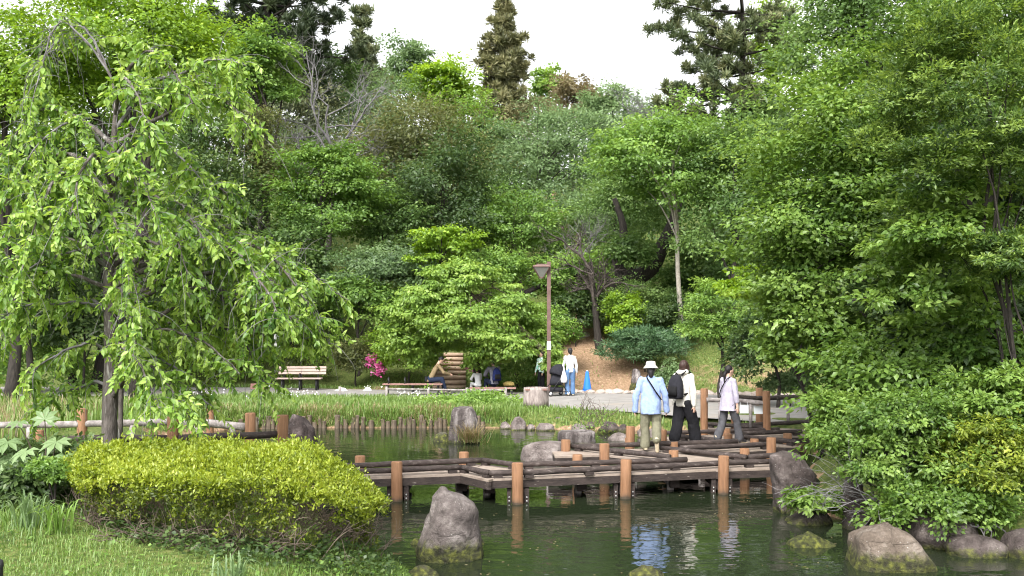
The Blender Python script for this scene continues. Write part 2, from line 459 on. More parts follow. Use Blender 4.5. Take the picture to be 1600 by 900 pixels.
def height(x, y):
    x = np.asarray(x, float); y = np.asarray(y, float)
    sd = pond_sd(x, y)
    near = sstep(19, 14.5, y) * sstep(2.5, 0.5, x)
    right = sstep(2.0, 4.5, x) * sstep(23, 18, y)
    T = .42 + near * (.42 + .22 * sstep(9, 5, y)) + right * .25
    sc = .18 + near * .95 + right * .8
    wob = .03 * np.sin(x * 2.1 + 1.3 * np.sin(y * 1.7)) + .02 * np.sin(y * 3.3 + x)
    land = T * (1 - np.exp(-np.maximum(sd, 0) / sc)) + wob * np.clip(sd, 0, 1) * (1 - sstep(27, 28.5, y) * (1 - sstep(38, 40, y)))
    hy = np.maximum(y - hillstart(x), 0)
    hill = np.where(hy < 22, hy * .36 - .4 * (1 - np.exp(-hy / 1.2)), 22 * .36 - .4 + (hy - 22) * .2)
    hill = np.where(hy > 70, 22 * .36 - .4 + 48 * .2, hill)
    hill += np.where(hy > 3, .35 * np.sin(x * .35) * np.sin(y * .21) * np.clip((hy - 3) / 8, 0, 1), 0)
    return np.where(sd < 0, np.maximum(sd * .9, -.55) - .02, land + np.maximum(hill, 0))

def hz(x, y): return float(height(np.array([x]), np.array([y]))[0])

def axis(pieces):
    out = [np.arange(a, b, s) for a, b, s in pieces]; return np.concatenate(out)
gx = axis([(-400, -60, 40), (-60, -16, 4), (-16, -7, .5), (-7, 8, .25), (8, 16, .5), (16, 60, 4), (60, 401, 40)])
gy = axis([(-60, 4, 8), (4, 20, .25), (20, 26, .3), (26, 29, .12), (29, 46, .3), (46, 80, 1.2), (80, 120, 5), (120, 620, 50)])
GX, GY = np.meshgrid(gx, gy)
GZ = height(GX, GY)
nx, ny = len(gx), len(gy)
ii = (np.arange(ny - 1)[:, None] * nx + np.arange(nx - 1)[None, :]).ravel()
gf = np.stack((ii, ii + 1, ii + nx + 1, ii + nx), 1)

gm, N, L = newmat('ground_earth')
at = N.new("ShaderNodeAttribute"); at.attribute_name = 'dirt'
tc = N.new("ShaderNodeTexCoord")
n1 = N.new("ShaderNodeTexNoise"); n1.inputs['Scale'].default_value = 1.3; n1.inputs['Detail'].default_value = 9; n1.inputs['Roughness'].default_value = .7; L.new(tc.outputs['Object'], n1.inputs['Vector'])
n2 = N.new("ShaderNodeTexNoise"); n2.inputs['Scale'].default_value = 14; n2.inputs['Detail'].default_value = 8; L.new(tc.outputs['Object'], n2.inputs['Vector'])
rg = ramp(N, [(.3, (.035, .055, .016)), (.5, (.085, .115, .030)), (.7, (.15, .155, .055))]); L.new(n2.outputs['Fac'], rg.inputs[0])
rd = ramp(N, [(.3, (.15, .095, .055)), (.6, (.29, .195, .125)), (.75, (.40, .30, .21))]); L.new(n2.outputs['Fac'], rd.inputs[0])
ad = N.new("ShaderNodeMath"); ad.operation = 'ADD'; L.new(at.outputs['Fac'], ad.inputs[0]); L.new(n1.outputs['Fac'], ad.inputs[1])
rr = ramp(N, [(.78, (0, 0, 0)), (1.0, (1, 1, 1))]); L.new(ad.outputs[0], rr.inputs[0])
mx = N.new("ShaderNodeMix"); mx.data_type = 'RGBA'; L.new(rr.outputs[0], mx.inputs['Factor']); L.new(rg.outputs[0], mx.inputs['A']); L.new(rd.outputs[0], mx.inputs['B'])
b = N.new("ShaderNodeBsdfPrincipled"); b.inputs['Roughness'].default_value = .95; b.inputs['Specular IOR Level'].default_value = .1; L.new(mx.outputs['Result'], b.inputs['Base Color'])
bp = N.new("ShaderNodeBump"); bp.inputs['Strength'].default_value = .6; bp.inputs['Distance'].default_value = .05; L.new(n2.outputs['Fac'], bp.inputs['Height']); L.new(bp.outputs[0], b.inputs['Normal'])
o_ = N.new("ShaderNodeOutputMaterial"); L.new(b.outputs[0], o_.inputs[0])

ground = make('ground', np.stack((GX, GY, GZ), -1).reshape(-1, 3), gf, gm, smooth=True)
tag(ground, kind='structure')
dirt = np.zeros_like(GX)
cx_ = np.interp(GY, [34, 36.5, 39, 41, 44, 60], [4.6, 4.0, 3.3, 3.0, 2.95, 3.4]); hw = np.interp(GY, [34, 36.5, 39, 41, 44, 60], [2.2, 2.1, 1.5, .95, .45, .4])
dirt = np.maximum(dirt, np.clip(1.5 - np.abs(GX - cx_) / np.maximum(hw, .1), 0, 1) * (GY > 34.5))
dirt = np.maximum(dirt, .42 * np.exp(-(((GX - 8.5) / 3.2) ** 2 + ((GY - 37) / 3) ** 2)))
dirt = np.maximum(dirt, .38 * np.exp(-(((GX + 4.5) / 4) ** 2 + ((GY - 37.4) / 1.2) ** 2)))
dirt = np.maximum(dirt, .2 * sstep(50, 56, GY))
dirt = np.maximum(dirt, np.where(pond_sd(GX, GY) < 0.02, 1, 0))
dirt = np.maximum(dirt, .26 * sstep(12, 8, GY) * np.exp(-((GX + 3.6) / .7) ** 2))
da = ground.data.attributes.new('dirt', 'FLOAT', 'POINT'); da.data.foreach_set('value', dirt.ravel().astype(np.float32))

# water: dark, mirror-like, with small ripples
wm, N, L = newmat('pond_water')
tc = N.new("ShaderNodeTexCoord"); mp = N.new("ShaderNodeMapping"); mp.inputs['Scale'].default_value = (1.0, 1.35, 1)
L.new(tc.outputs['Object'], mp.inputs[0])
n1 = N.new("ShaderNodeTexNoise"); n1.inputs['Scale'].default_value = 3.0; n1.inputs['Detail'].default_value = 3; n1.inputs['Roughness'].default_value = .45; L.new(mp.outputs[0], n1.inputs['Vector'])
n0 = N.new("ShaderNodeTexNoise"); n0.inputs['Scale'].default_value = .35; n0.inputs['Detail'].default_value = 2; L.new(tc.outputs['Object'], n0.inputs['Vector'])
r0 = ramp(N, [(.35, (.25, .25, .25)), (.65, (1, 1, 1))]); L.new(n0.outputs['Fac'], r0.inputs[0])
bp = N.new("ShaderNodeBump"); bp.inputs['Distance'].default_value = .016; L.new(n1.outputs['Fac'], bp.inputs['Height']); L.new(r0.outputs[0], bp.inputs['Strength'])
b = N.new("ShaderNodeBsdfPrincipled"); b.inputs['Base Color'].default_value = (.014, .020, .010, 1); b.inputs['Roughness'].default_value = .015; b.inputs['IOR'].default_value = 1.36; b.inputs['Specular IOR Level'].default_value = .65
L.new(bp.outputs[0], b.inputs['Normal'])
o_ = N.new("ShaderNodeOutputMaterial"); L.new(b.outputs[0], o_.inputs[0])
wv = [(-11, 6.5, 0), (8.5, 6.5, 0), (8.5, 29, 0), (-11, 29, 0)]
water = make('water', wv, [(0, 1, 2, 3)], wm); tag(water, kind='structure')

# path of pale rolled grit round the far side of the pond
PATH = [(-30, 34.2), (-9.6, 33.6), (-4.2, 33.4), (-1.2, 31.8), (.5, 29.3), (2.6, 28.0), (4.8, 25.7), (6.6, 24.2), (9, 23.7), (14, 25), (20, 26),
        (20, 33), (9.3, 33.2), (6, 34.6), (2.2, 35.3), (-2.3, 36.5), (-6, 37.4), (-9, 38.4), (-30, 39.5)]
M['path'] = noisemat('path_grit', [(.3, (.185, .174, .165)), (.7, (.265, .252, .24))], 2.0, 9, .95, bump=.25, bscale=40, spots=((.27, .23, .19), .9, .55, .75))
bmp = bmesh.new()
f = bmp.faces.new([bmp.verts.new((x, y, .436)) for x, y in PATH])
bmesh.ops.triangulate(bmp, faces=[f])
me = bpy.data.meshes.new('path'); bmp.to_mesh(me); bmp.free(); me.materials.append(M['path'])
path = bpy.data.objects.new('path', me); link(path); tag(path, kind='structure')

# low stones along the far edge of the path
ed = thing('stone_edging', 'row of low rough stones edging the dirt slope along the far side of the path', 'edging', (4, 34.6, .43))
est = []
for k in range(5):
    mb = MB(); mb.ell((0, 0, 0), (.16 + .03 * k, .10, .09 + .012 * k), 9, 6)
    V = np.array(mb.v) * (1 + RNG.normal(0, .07, (len(mb.v), 1)))
    est.append(mesh_np('stone', V, mb.f, M['rockp'], True))
k = 0
for x in np.arange(.9, 9.2, .3):
    yy = np.interp(x, [.0, 2.2, 6, 9.3], [35.9, 35.35, 34.65, 33.25])
    o = bpy.data.objects.new('stone', est[k % 5]); link(o, ed); k += 1
    o.location = (x - 4 + RNG.uniform(-.04, .04), yy - 34.6 + RNG.uniform(-.05, .05), .02); o.rotation_euler = (RNG.uniform(-.2, .2), RNG.uniform(-.2, .2), RNG.uniform(-.3, .3))

# ---------------------------------------------------------------- the zigzag footbridge
DECK, RZ = .385, .47
def R(px, py): return P(px, py, RZ)
bridge = thing('footbridge', 'low zigzag wooden footbridge with log kerbs and orange posts over the pond', 'footbridge', (0, 16.5, 0))

def log(pts, r, parent, mat, name='log_rail'):
    pts = np.asarray(pts, float); pp = []
    for a, b2 in zip(pts[:-1], pts[1:]):
        n = max(3, int(np.linalg.norm(b2 - a) / .35))
        pp += [a + (b2 - a) * t for t in np.linspace(0, 1, n, endpoint=False)]
    pp.append(pts[-1]); pp = np.array(pp)
    pp[:, 2] += RNG.normal(0, .003, len(pp)); 
    V, Fs = tube(pp, r * (1 + RNG.normal(0, .05, len(pp))), 10, True, .035)
    return make(name, V, Fs, mat, parent, smooth=True)

RAILS = {
 'A_front': [(532, 737.5), (722, 730.5)], 'AB_front': [(722, 730.5), (764, 739)], 'B_front': [(764, 739), (808, 738.5), (920, 733.8), (1080, 726), (1212, 720.5)],
 'A_back': [(500, 729.5), (755, 719)], 'AB_back': [(755, 719), (806, 726.2)], 'B_back': [(806, 726.2), (930, 722.8), (1073, 718)],
 'C_left': [(893, 697), (1047, 713.5)], 'C_right': [(1032, 699.5), (1166, 714.2)], 'B_end': [(1170, 713.5), (1222, 710.5)],
 'D_back': [(905, 697.2), (1152, 689.3)], 'D_front': [(1063, 700), (1206, 694)], 'E_left': [(1064, 682), (1122, 687.5)], 'E_right': [(1154, 681), (1243, 690.5)],
 'F_back': [(1040, 676.3), (1217, 671)], 'F_front': [(1153, 677.5), (1252, 674)], 'G_left': [(1103, 662.3), (1202, 669)], 'G_right': [(1158, 664.5), (1262, 659)],
}
for k, v in RAILS.items():
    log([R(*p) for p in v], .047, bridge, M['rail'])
    # short blocks that carry the log
    pts = np.array([R(*p) for p in v]); L_ = np.linalg.norm(pts[-1] - pts[0]); nb = max(2, int(L_ / 1.1) + 1)
    for t in np.linspace(.08, .92, nb):
        i = min(int(t * (len(pts) - 1)), len(pts) - 2); u = t * (len(pts) - 1) - i
        c = pts[i] + (pts[i + 1] - pts[i]) * u; dd = pts[i + 1] - pts[i]
        mb = MB(); mb.box((c[0], c[1], DECK + .026), (.14, .09, .052), Matrix.Rotation(math.atan2(dd[1], dd[0]), 3, 'Z'))
        mb.out('rail_block', M['fascia'], bridge)

def deck(fl, fr, br, bl, dz=0.0, n=4, fas=True, ext=.10, endpost=True):
    """a run of planks between front edge fl-fr and back edge bl-br (world xy, on the rail lines; pushed out by ext)"""
    fl, fr, br, bl = [np.array(p[:2], float) for p in (fl, fr, br, bl)]
    nf = nrm(((bl - fl) + (br - fr)) / 2)
    fl, fr = fl - nf * ext, fr - nf * ext; bl, br = bl + nf * ext, br + nf * ext
    z1 = DECK + dz
    for i in range(n):
        a, b2 = i / n, (i + 1) / n
        g = .006 / max(np.linalg.norm(bl - fl), .1)
        q = [fl + (bl - fl) * (a + g), fr + (br - fr) * (a + g), fr + (br - fr) * (b2 - g), fl + (bl - fl) * (b2 - g)]
        zz = z1 + RNG.uniform(-.002, .002)
        V = [(*p, zz - .035) for p in q] + [(*p, zz) for p in q]
        make('plank', V, [(0, 3, 2, 1), (4, 5, 6, 7), (0, 1, 5, 4), (1, 2, 6, 5), (2, 3, 7, 6), (3, 0, 4, 7)], M['deck'], bridge)
    if fas:
        for p, q in ((fl, fr), (br, bl), (fr, br), (bl, fl)):
            dd = nrm(q - p); nn = np.array((-dd[1], dd[0])) * .045
            p2, q2 = p + dd * .012 + nn * .15, q - dd * .012 + nn * .15
            V = [(*p2, z1 - .155), (*q2, z1 - .155), (*(q2 + nn), z1 - .155), (*(p2 + nn), z1 - .155)]
            V += [(x, y, z1 - .037) for x, y, _ in V]
            make('edge_beam', V, [(0, 3, 2, 1), (4, 5, 6, 7), (0, 1, 5, 4), (1, 2, 6, 5), (2, 3, 7, 6), (3, 0, 4, 7)], M['fascia'], bridge)
def xy(px, py, z=RZ): return P(px, py, z)[:2]
deck(xy(505, 738.5), xy(722, 730.5), xy(755, 719), xy(480, 730.3), .000)
deck(xy(722, 730.5), xy(768, 740.5), xy(818, 727.2), xy(755, 719), .004)
deck(xy(764, 739), xy(1165, 722.5), xy(1130, 714.8), xy(806, 726.2), .008, 5)
deck(xy(1120, 724.5), xy(1222, 721.5), xy(1226, 710.5), xy(1140, 713.5), .000)
deck(xy(893, 697), xy(1060, 716), xy(1166, 714.2), xy(1032, 699.5), .004)
deck(xy(868, 705), xy(1206, 694), xy(1215, 687), xy(862, 699), .000, 4, True, .06)
deck(xy(1064, 682), xy(1122, 687.5), xy(1243, 690.5), xy(1154, 681), .005)
deck(xy(1045, 681), xy(1262, 673.5), xy(1240, 670.2), xy(1034, 676.5), .001)
deck(xy(1103, 662.3), xy(1202, 669), xy(1290, 666), xy(1158, 662.5), .006)

# round orange posts: tops by row, feet in the pond
def post_mesh(h, r=.088):
    mb = MB(); mb.lathe([(r, 0), (r * 1.01, h * .3), (r * .99, h * .7), (r, h - .012), (r * .9, h)], n=18)
    return mesh_np('post', mb.v, mb.f, M['post'], True)
POSTS = {}
def post(x, y, ztop, zbot, parent, r=.088, name='post'):
    key = (round(ztop - zbot, 1), r)
    if key not in POSTS: POSTS[key] = post_mesh(key[0], r)
    o = bpy.data.objects.new(name, POSTS[key]); link(o, parent)
    w0 = WLOC[parent.name]
    o.location = (x - w0[0], y - w0[1], ztop - key[0] - w0[2]); o.rotation_euler = (RNG.normal(0, .008), RNG.normal(0, .008), RNG.uniform(0, 6.28))
    return o
for px, top, d in ((620.5, 721, 16.0), (809.5, 723, 15.75), (976.5, 718, 16.25), (1129.5, 712, 16.7)):
    x, y, z = W(px, top, d); post(x, y, z, -.5, bridge)
    # cross beam below the deck, bolted to the post, and a dark pile behind
    mb = MB(); mb.box((x + .02, y + .62, .13), (.20, 1.0, .16)); mb.out('cross_beam', M['fascia'], bridge)
    for sx in (-.135, .135):
        mb = MB(); mb.box((x + sx, y + .16, .05), (.07, .16, .34)); mb.out('side_block', M['fascia'], bridge)
        for bz in (-.01, .05):
            mb = MB(); mb.ell((x + sx, y + .075, bz + .04), (.014, .012, .014), 8, 6); mb.out('bolt', M['bolt'], bridge)
for px, top, zt in ((562.5, 712, .53), (725, 706, .55), (902, 710, .52), (1052, 703.5, .52), (1164, 700.5, .52), (883.5, 687, .60), (945, 693, .68), (1205, 683.5, .66),
                    (1053, 690, .50), (984, 684, .52), (985, 666, .78), (1035.5, 671.5, .68), (1138, 678, .50), (1136, 669.5, .55), (1231, 677, .52), (1178, 685.5, .48)):
    d = F * (EYE - zt) / (top - HOR)
    x, y, z = W(px, top, d); post(x, y, z, -.5, bridge)
for px, py in ((905, 745), (1051, 740), (716, 745), (760, 748), (860, 730), (1000, 725), (1100, 715), (930, 706), (1080, 702), (1180, 698), (1110, 685), (1200, 680)):
    x, y, _ = P(px, py, .3); V, Fs = tube([(x, y + .25, -.5), (x, y + .25, .24)], .06, 10); make('pile', V, Fs, M['railw'], bridge, smooth=True)
    mb = MB(); mb.box((x + .05, y + .55, .12), (.16, .9, .14)); mb.out('cross_beam', M['fascia'], bridge)

# railed log fence at the right end of the bridge
fr = thing('log_fence', 'brown log railing with four orange posts at the right end of the footbridge', 'fence', (5.2, 22.3, .38))
for px, top, d, zb in ((1100, 607, 23.0, 0), (1148, 609.5, 23.4, .1), (1199, 611, 22.4, 0), (1186.5, 606, 24.3, .2)):
    x, y, z = W(px, top, d); post(x, y, z, zb - .2, fr, .083)
log([W(1104, 625, 22.9), W(1150, 626, 22.8), W(1195, 630, 22.4)], .055, fr, M['railw'])
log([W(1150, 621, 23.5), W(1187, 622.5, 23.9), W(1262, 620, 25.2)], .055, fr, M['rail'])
for px, a, b2, d in ((1173, 631, 668, 22.6), (1231.5, 622, 660, 24.7), (1125, 628, 664, 22.8)):
    V, Fs = tube([W(px, b2, d), W(px, a, d)], .038, 9); make('baluster', V, Fs, M['railw'], fr, smooth=True)
M['paper'] = noisemat('laminated_paper', [(.3, (.70, .75, .78)), (.7, (.82, .86, .88))], 2, 3, .35, bump=0, spec=.5)
for px0, px1, y0, y1, lab in ((1155, 1170, 632.5, 646, 'blank white laminated notice tied under the log railing, left of the baluster'), (1177, 1193, 633, 647, 'blank white laminated notice tied under the log railing, beside the thick orange post')):
    d = 22.55; a = W(px0, y0, d + .1); b2 = W(px1, y1, d); mb = MB()
    mb.box(((a[0] + b2[0]) / 2, d + .03, (a[2] + b2[2]) / 2), (b2[0] - a[0], .006, a[2] - b2[2]))
    for s in (a[0] + .02, b2[0] - .02):
        mb.tube([(s, d + .03, a[2] - .01), (s, d + .03, a[2] + .06)], .004, 5)
    mb.outw('notice', M['paper'], lab, 'notice', ((a[0] + b2[0]) / 2, d + .03, b2[2]), 'white notices on the log railing')

# railed log fence behind the hedge on the left
fl_ = thing('log_fence', 'weathered log railing with orange posts behind the clipped hedge and cherry trunk', 'fence', (-5.5, 16.8, .5))
for px, top, d in ((128, 638, 17.6), (392, 645, 17.0), (270, 650, 15.2), (440.5, 648.5, 15.7), (328, 638, 19.0), (61, 672, 18.2)):
    x, y, z = W(px, top, d); post(x, y, z, -.1, fl_, .086 if px != 328 else .07)
log([W(-60, 665, 17.3), W(128, 662.5, 17.6), W(275, 659.5, 18.0)], .06, fl_, M['railw'])
log([W(275, 659.5, 18.0), W(330, 661.5, 17.6), W(384, 667.5, 17.0)], .07, fl_, M['railw'])
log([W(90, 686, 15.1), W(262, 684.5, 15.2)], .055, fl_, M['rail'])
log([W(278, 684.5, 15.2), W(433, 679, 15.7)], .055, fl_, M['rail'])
for px, a, b2, d in ((46, 667, 705, 17.3), (207, 664, 700, 17.8), (308, 664, 705, 17.7), (364, 668, 705, 17.1), (359, 684, 712, 15.5)):
    V, Fs = tube([W(px, b2, d), W(px, a, d)], .05, 9); make('baluster', V, Fs, M['railw'], fl_, smooth=True)

# stakes holding the far bank
sw = thing('stake_edging', 'row of upright grey wooden stakes holding the far grassy bank above the water', 'edging', (-2.5, 27.45, 0))
stm = []
for k in range(6):
    mb = MB(); r = .055 + .008 * (k % 3); mb.lathe([(r, 0), (r, .5), (r * 1.02, .85), (r * .9, .875)], n=9)
    V = np.array(mb.v); V[:, 0] += RNG.normal(0, .004, len(V)); stm.append(mesh_np('stake', V, mb.f, M['stk'] if 'stk' in M else M.setdefault('stk', noisemat('stake_wood', [(.3, (.045, .034, .025)), (.7, (.16, .125, .09))], 8, 6, .9, (1, 1, .4), .4, 20)), True))
x = -7.2; k = 0
while x < -.75:
    o = bpy.data.objects.new('stake', stm[k % 6]); link(o, sw); k += 1
    yb = np.interp(x, [-7.5, -5, -.17], [27.2, 27.5, 27.5])
    o.location = (x + 2.5, yb - 27.45 - .03 + RNG.uniform(-.025, .025), -.55 + RNG.uniform(-.16, .05)); o.rotation_euler = (RNG.normal(0, .03), RNG.normal(0, .03), RNG.uniform(0, 6))
    x += RNG.uniform(.125, .15) if RNG.random() > .06 else .3

# ---------------------------------------------------------------- stones: cross-sections by row
def rock(name, label, levels, d, depth, mat, cat='rock', seed=1, z0=None, amp=.05, sq=2.6, group=None, n=44, planes=9, stump=False, cy=0.0, base_ext=.25):
    """levels: (row, left, right) from bottom to top at distance d; the lowest is extended below"""
    rg = np.random.default_rng(seed)
    lv = [(W(800, r, d)[2], (a - 800) * d / F, (b2 - 800) * d / F) for r, a, b2 in levels]
    zb = lv[0][0]
    lv = [(zb - base_ext, lv[0][1] - .04, lv[0][2] + .04)] + lv
    ang = np.arange(n) * 2 * np.pi / n
    if stump: fac0 = 1 + .035 * np.sin(ang * 9 + seed) + .02 * np.sin(ang * 17) + .02 * rg.normal(0, 1, n)
    fac = 1 + .10 * np.sin(ang * 3 + rg.uniform(0, 6)) + .06 * np.sin(ang * 5 + rg.uniform(0, 6))
    zs = np.array([l[0] for l in lv]); zz = []
    for a, b2 in zip(zs[:-1], zs[1:]): zz += list(np.linspace(a, b2, max(2, int((b2 - a) / .035)), endpoint=False))
    zz.append(zs[-1]); zz = np.array(zz)
    x0 = np.interp(zz, zs, [l[1] for l in lv]); x1 = np.interp(zz, zs, [l[2] for l in lv])
    wmax = (x1 - x0).max()
    V = []; m = len(zz)
    for z, a, b2 in zip(zz, x0, x1):
        rx = (b2 - a) / 2; ry = depth / 2 * (rx * 2 / wmax) ** .6
        ca, sa = np.cos(ang), np.sin(ang)
        V.append(np.stack(((a + b2) / 2 + rx * np.sign(ca) * np.abs(ca) ** (2 / sq), d + cy + ry * fac * np.sign(sa) * np.abs(sa) ** (2 / sq), np.full(n, z)), 1))
    # rounded cap
    top = V[-1]; c = top.mean(0)
    for s, up in (((.72, .028), (.38, .045)) if not stump else ((.86, .004), (.45, -.015))):
        V.append(c + (top - c) * s + np.array((0, 0, up * min(1, wmax * 1.6))))
    V = np.concatenate(V); m += 2
    if stump:
        ctr = np.array(((lv[-1][1] + lv[-1][2]) / 2, d + cy)); ff = np.tile(fac0, m)[:, None]
        V[:, :2] = ctr + (V[:, :2] - ctr) * ff
    off = Vector((seed * 7.3, seed * 3.1, 0))
    # flat fracture planes
    cen = V.mean(0); ext = (V.max(0) - V.min(0)) / 2
    for k in range(planes):
        nn = nrm(rg.normal(0, 1, 3) * (1, 1, .55) + (0, -.25, .15)); sup = ((V - cen) @ nn).max(); lim = sup * rg.uniform(.76, .95)
        ex = np.maximum((V - cen) @ nn - lim, 0); V = V - np.outer(ex, nn) * .9
    for i in range(len(V)):
        p = Vector(V[i])
        v = mnoise.noise_vector(p * 2.2 + off) * amp * 1.0 + mnoise.noise_vector(p * 6 + off) * amp * .5 + mnoise.noise_vector(p * 14 + off) * amp * .28 + Vector(V[i] - cen).normalized() * (abs(mnoise.noise(p * 5 + off)) - .25) * amp * .9
        V[i] += np.array(v) * (1, 1, .7)
    Fs = []
    for j in range(m - 1):
        for i in range(n):
            k2 = (i + 1) % n; Fs.append((j * n + i, j * n + k2, (j + 1) * n + k2, (j + 1) * n + i))
    Fs.append(tuple(range(n - 1, -1, -1))); Fs.append(tuple(range((m - 1) * n, m * n)))
    base = ((lv[0][1] + lv[0][2]) / 2, d + cy, zb)
    return whole(name, V, Fs, mat, label, cat, base, group, True)

rock('boulder', 'tall grey boulder with a slanted top standing in the pond before the footbridge', [(872, 650, 751), (845, 655, 750), (820, 662, 747), (800, 670, 745), (793, 674, 744), (786, 677, 740), (779, 680, 726), (773, 684, 710), (768, 687, 700)], 12.15, .75, M['rock'], seed=3, planes=4, amp=.045)
rock('rock', 'wide pale brown rock with bright moss on its lower left side in the water', [(886, 1328, 1452), (868, 1330, 1442), (850, 1332, 1430), (838, 1335, 1422), (828, 1340, 1413), (822, 1350, 1402)], 11.75, .95, M['rockm'], seed=5, amp=.05, sq=3.4, planes=4)
rock('rock', 'flat moss covered rock just above the water left of the pale brown rock', [(852, 1225, 1310), (846, 1232, 1300), (840, 1245, 1285), (836, 1256, 1272)], 12.8, .5, M['rockmm'], seed=6, amp=.03)
rock('standing_stone', 'tall dark brown standing stone at the right end of the footbridge', [(800, 1212, 1262), (770, 1208, 1266), (740, 1203, 1268), (722, 1202, 1266), (713, 1204, 1256)], 15.2, .6, M['rockd2'] if 'rockd2' in M else M.setdefault('rockd2', rockmat('stone_brown', (.035, .027, .025), (.085, .068, .064), (.20, .17, .16), .3, .6)), seed=8, sq=3.6, planes=4)
rock('rock', 'low sloping grey rock lying at the foot of the dark standing stone', [(818, 1222, 1300), (808, 1240, 1296), (798, 1262, 1288)], 14.3, .6, M['rockd2'], seed=9, amp=.04, sq=3)
rock('standing_stone', 'grey upright stone half hidden by the bush right of the footbridge', [(830, 1316, 1356), (790, 1318, 1354), (750, 1322, 1350), (742, 1328, 1345)], 13.9, .5, M['rockd2'], seed=10)
rock('boulder', 'rounded grey boulder under the bushes behind the pale brown rock', [(852, 1420, 1520), (835, 1413, 1532), (815, 1417, 1530), (806, 1426, 1505)], 12.9, .8, M['rockd2'], seed=11, sq=3.3, planes=7)
rock('rock', 'flat dark rock at the water edge right of the rounded boulder', [(866, 1482, 1575), (852, 1480, 1570), (842, 1488, 1555)], 12.3, .6, M['rockd2'], seed=12, amp=.03)
rock('rock', 'dark rock in the lower right corner at the water edge', [(868, 1572, 1640), (850, 1570, 1640), (836, 1580, 1640)], 12.2, .6, M['rockd2'], seed=13, amp=.03)
rock('tree_stump', 'dark mossy stump shaped rock with spreading base behind the orange post', [(724, 445, 528), (712, 449, 506), (690, 449, 496), (670, 450, 489), (655, 452, 480), (650, 456, 474)], 18.3, .75, M['rockd'], 'stump', seed=14, amp=.07, planes=3)
rock('tree_stump', 'grey weathered tree stump standing in the pond near the far bank', [(692, 702, 750), (675, 703, 749), (655, 704, 747), (642, 706, 742), (637, 710, 738)], 24.1, .62, M['stumpg'] if 'stumpg' in M else M.setdefault('stumpg', rockmat('stump_grey', (.03, .024, .023), (.10, .085, .082), (.36, .33, .32), .25, .6, .25)), 'stump', seed=15, sq=2.0, planes=0, stump=True, amp=.035)
rock('rock', 'small flat pinkish rock in the water left of the grey stump', [(688, 676, 703), (682, 678, 702), (677, 684, 700)], 24.4, .4, M['rockp2'] if 'rockp2' in M else M['rock'], seed=16, amp=.02)
rock('boulder', 'long pale boulder in the water behind the left end of the stub deck', [(722, 815, 885), (712, 815, 885), (700, 818, 885), (693, 832, 884)], 20.6, .7, M['rockp2'] if 'rockp2' in M else M.setdefault('rockp2', rockmat('stone_buff', (.075, .06, .055), (.165, .138, .13), (.30, .265, .25), .12, .55)), seed=17)
rock('tree_stump', 'broad flat topped brown stump shaped rock in the water beside the long pale boulder', [(695, 873, 930), (684, 873, 930), (677, 874, 930), (674, 876, 928)], 23.6, .75, M['stumpg'], 'stump', seed=18, sq=3, amp=.03, planes=0, stump=True)
rock('rock', 'low grey rock behind the men at the left edge of the bridge posts', [(690, 950, 985), (684, 950, 983), (679, 956, 978)], 24.6, .5, M['rockp2'], seed=19, amp=.03)
SHORE = [(782, 797, 669, 660, 'small buff shore stone next to the last stake'), (800, 822, 671, 653, 'upright squarish shore stone below the grassy bank'), (820, 836, 671, 664, 'small rounded shore stone right of the squarish one'),
         (838, 866, 672, 664, 'flat light shore stone with its foot in the water'), (856, 892, 668, 654, 'long tilted slab of stone overhanging the far shore'), (893, 915, 673, 663, 'brown shore stone right of the tilted slab'),
         (914, 932, 670, 660, 'round brown shore stone left of the dark slab'), (932, 968, 675, 662, 'dark split slab of rock on the far shore'), (966, 982, 676, 664, 'grey block of stone right of the dark slab'),
         (996, 1014, 682, 668, 'grey shore stone behind the orange posts at the bend'), (1012, 1040, 684, 672, 'low shore stone behind the walkers')]
for i, (a, b2, yb, yt, lab) in enumerate(SHORE):
    rock('shore_stone', lab, [(yb, a, b2), ((yb + yt) / 2, a + .5, b2 - .5), (yt, a + 4, b2 - 4)], F * EYE / (yb + .5 - HOR), .45, M['rockd2'] if 'dark' in lab else M['rockp2'], 'stone', 30 + i, amp=.05, group='stones along the far shore', n=26, sq=3.4)
rock('rock', 'flat grey stone at the lower edge between lawn and water', [(906, 628, 700), (896, 632, 692), (889, 642, 676)], 11.25, .35, M['rock'], seed=21, amp=.02)
rock('rock', 'small mossy stone poking above the water at the bottom centre', [(905, 980, 1040), (896, 984, 1036), (888, 998, 1024)], 11.2, .35, M['rockm'], seed=22, amp=.02)
rock('rock', 'low mossy knob in the water at the left foot of the grey boulder', [(856, 640, 664), (848, 642, 660), (842, 646, 656)], 12.9, .3, M['rockmm'], seed=23, amp=.02)
rock('rock', 'low mossy knob in the water at the right foot of the grey boulder', [(856, 742, 764), (850, 744, 760), (844, 746, 754)], 12.9, .3, M['rockmm'], seed=24, amp=.02)
rock('rock', 'white flat stone lying by the path right of the pale bench', [(612, 520, 545), (609, 524, 542), (607, 532, 540)], 36.5, .4, M['wstone'] if 'wstone' in M else M.setdefault('wstone', noisemat('stone_white', [(.3, (.55, .54, .52)), (.7, (.72, .71, .70))], 8, 5, .8)), seed=25, amp=.02, n=12)
rock('rock', 'white rounded stone at the far path edge left of the low brown bench', [(612, 566, 582), (608, 567, 581), (606, 571, 578)], 36.6, .3, M['wstone'], seed=26, amp=.02, n=12)
rock('rock', 'pale rock at the top of the bare dirt slope beside the slender trunk', [(532, 898, 930), (526, 900, 928), (520, 906, 920)], 43.0, .6, M['rockp'], seed=27, amp=.05, n=14)
rock('rock', 'weathered grey rock on the grass slope right of the dark juniper', [(600, 985, 1000), (588, 986, 1002), (577, 990, 1000)], 36.4, .5, M['stumpg'], seed=28, amp=.05, n=14)
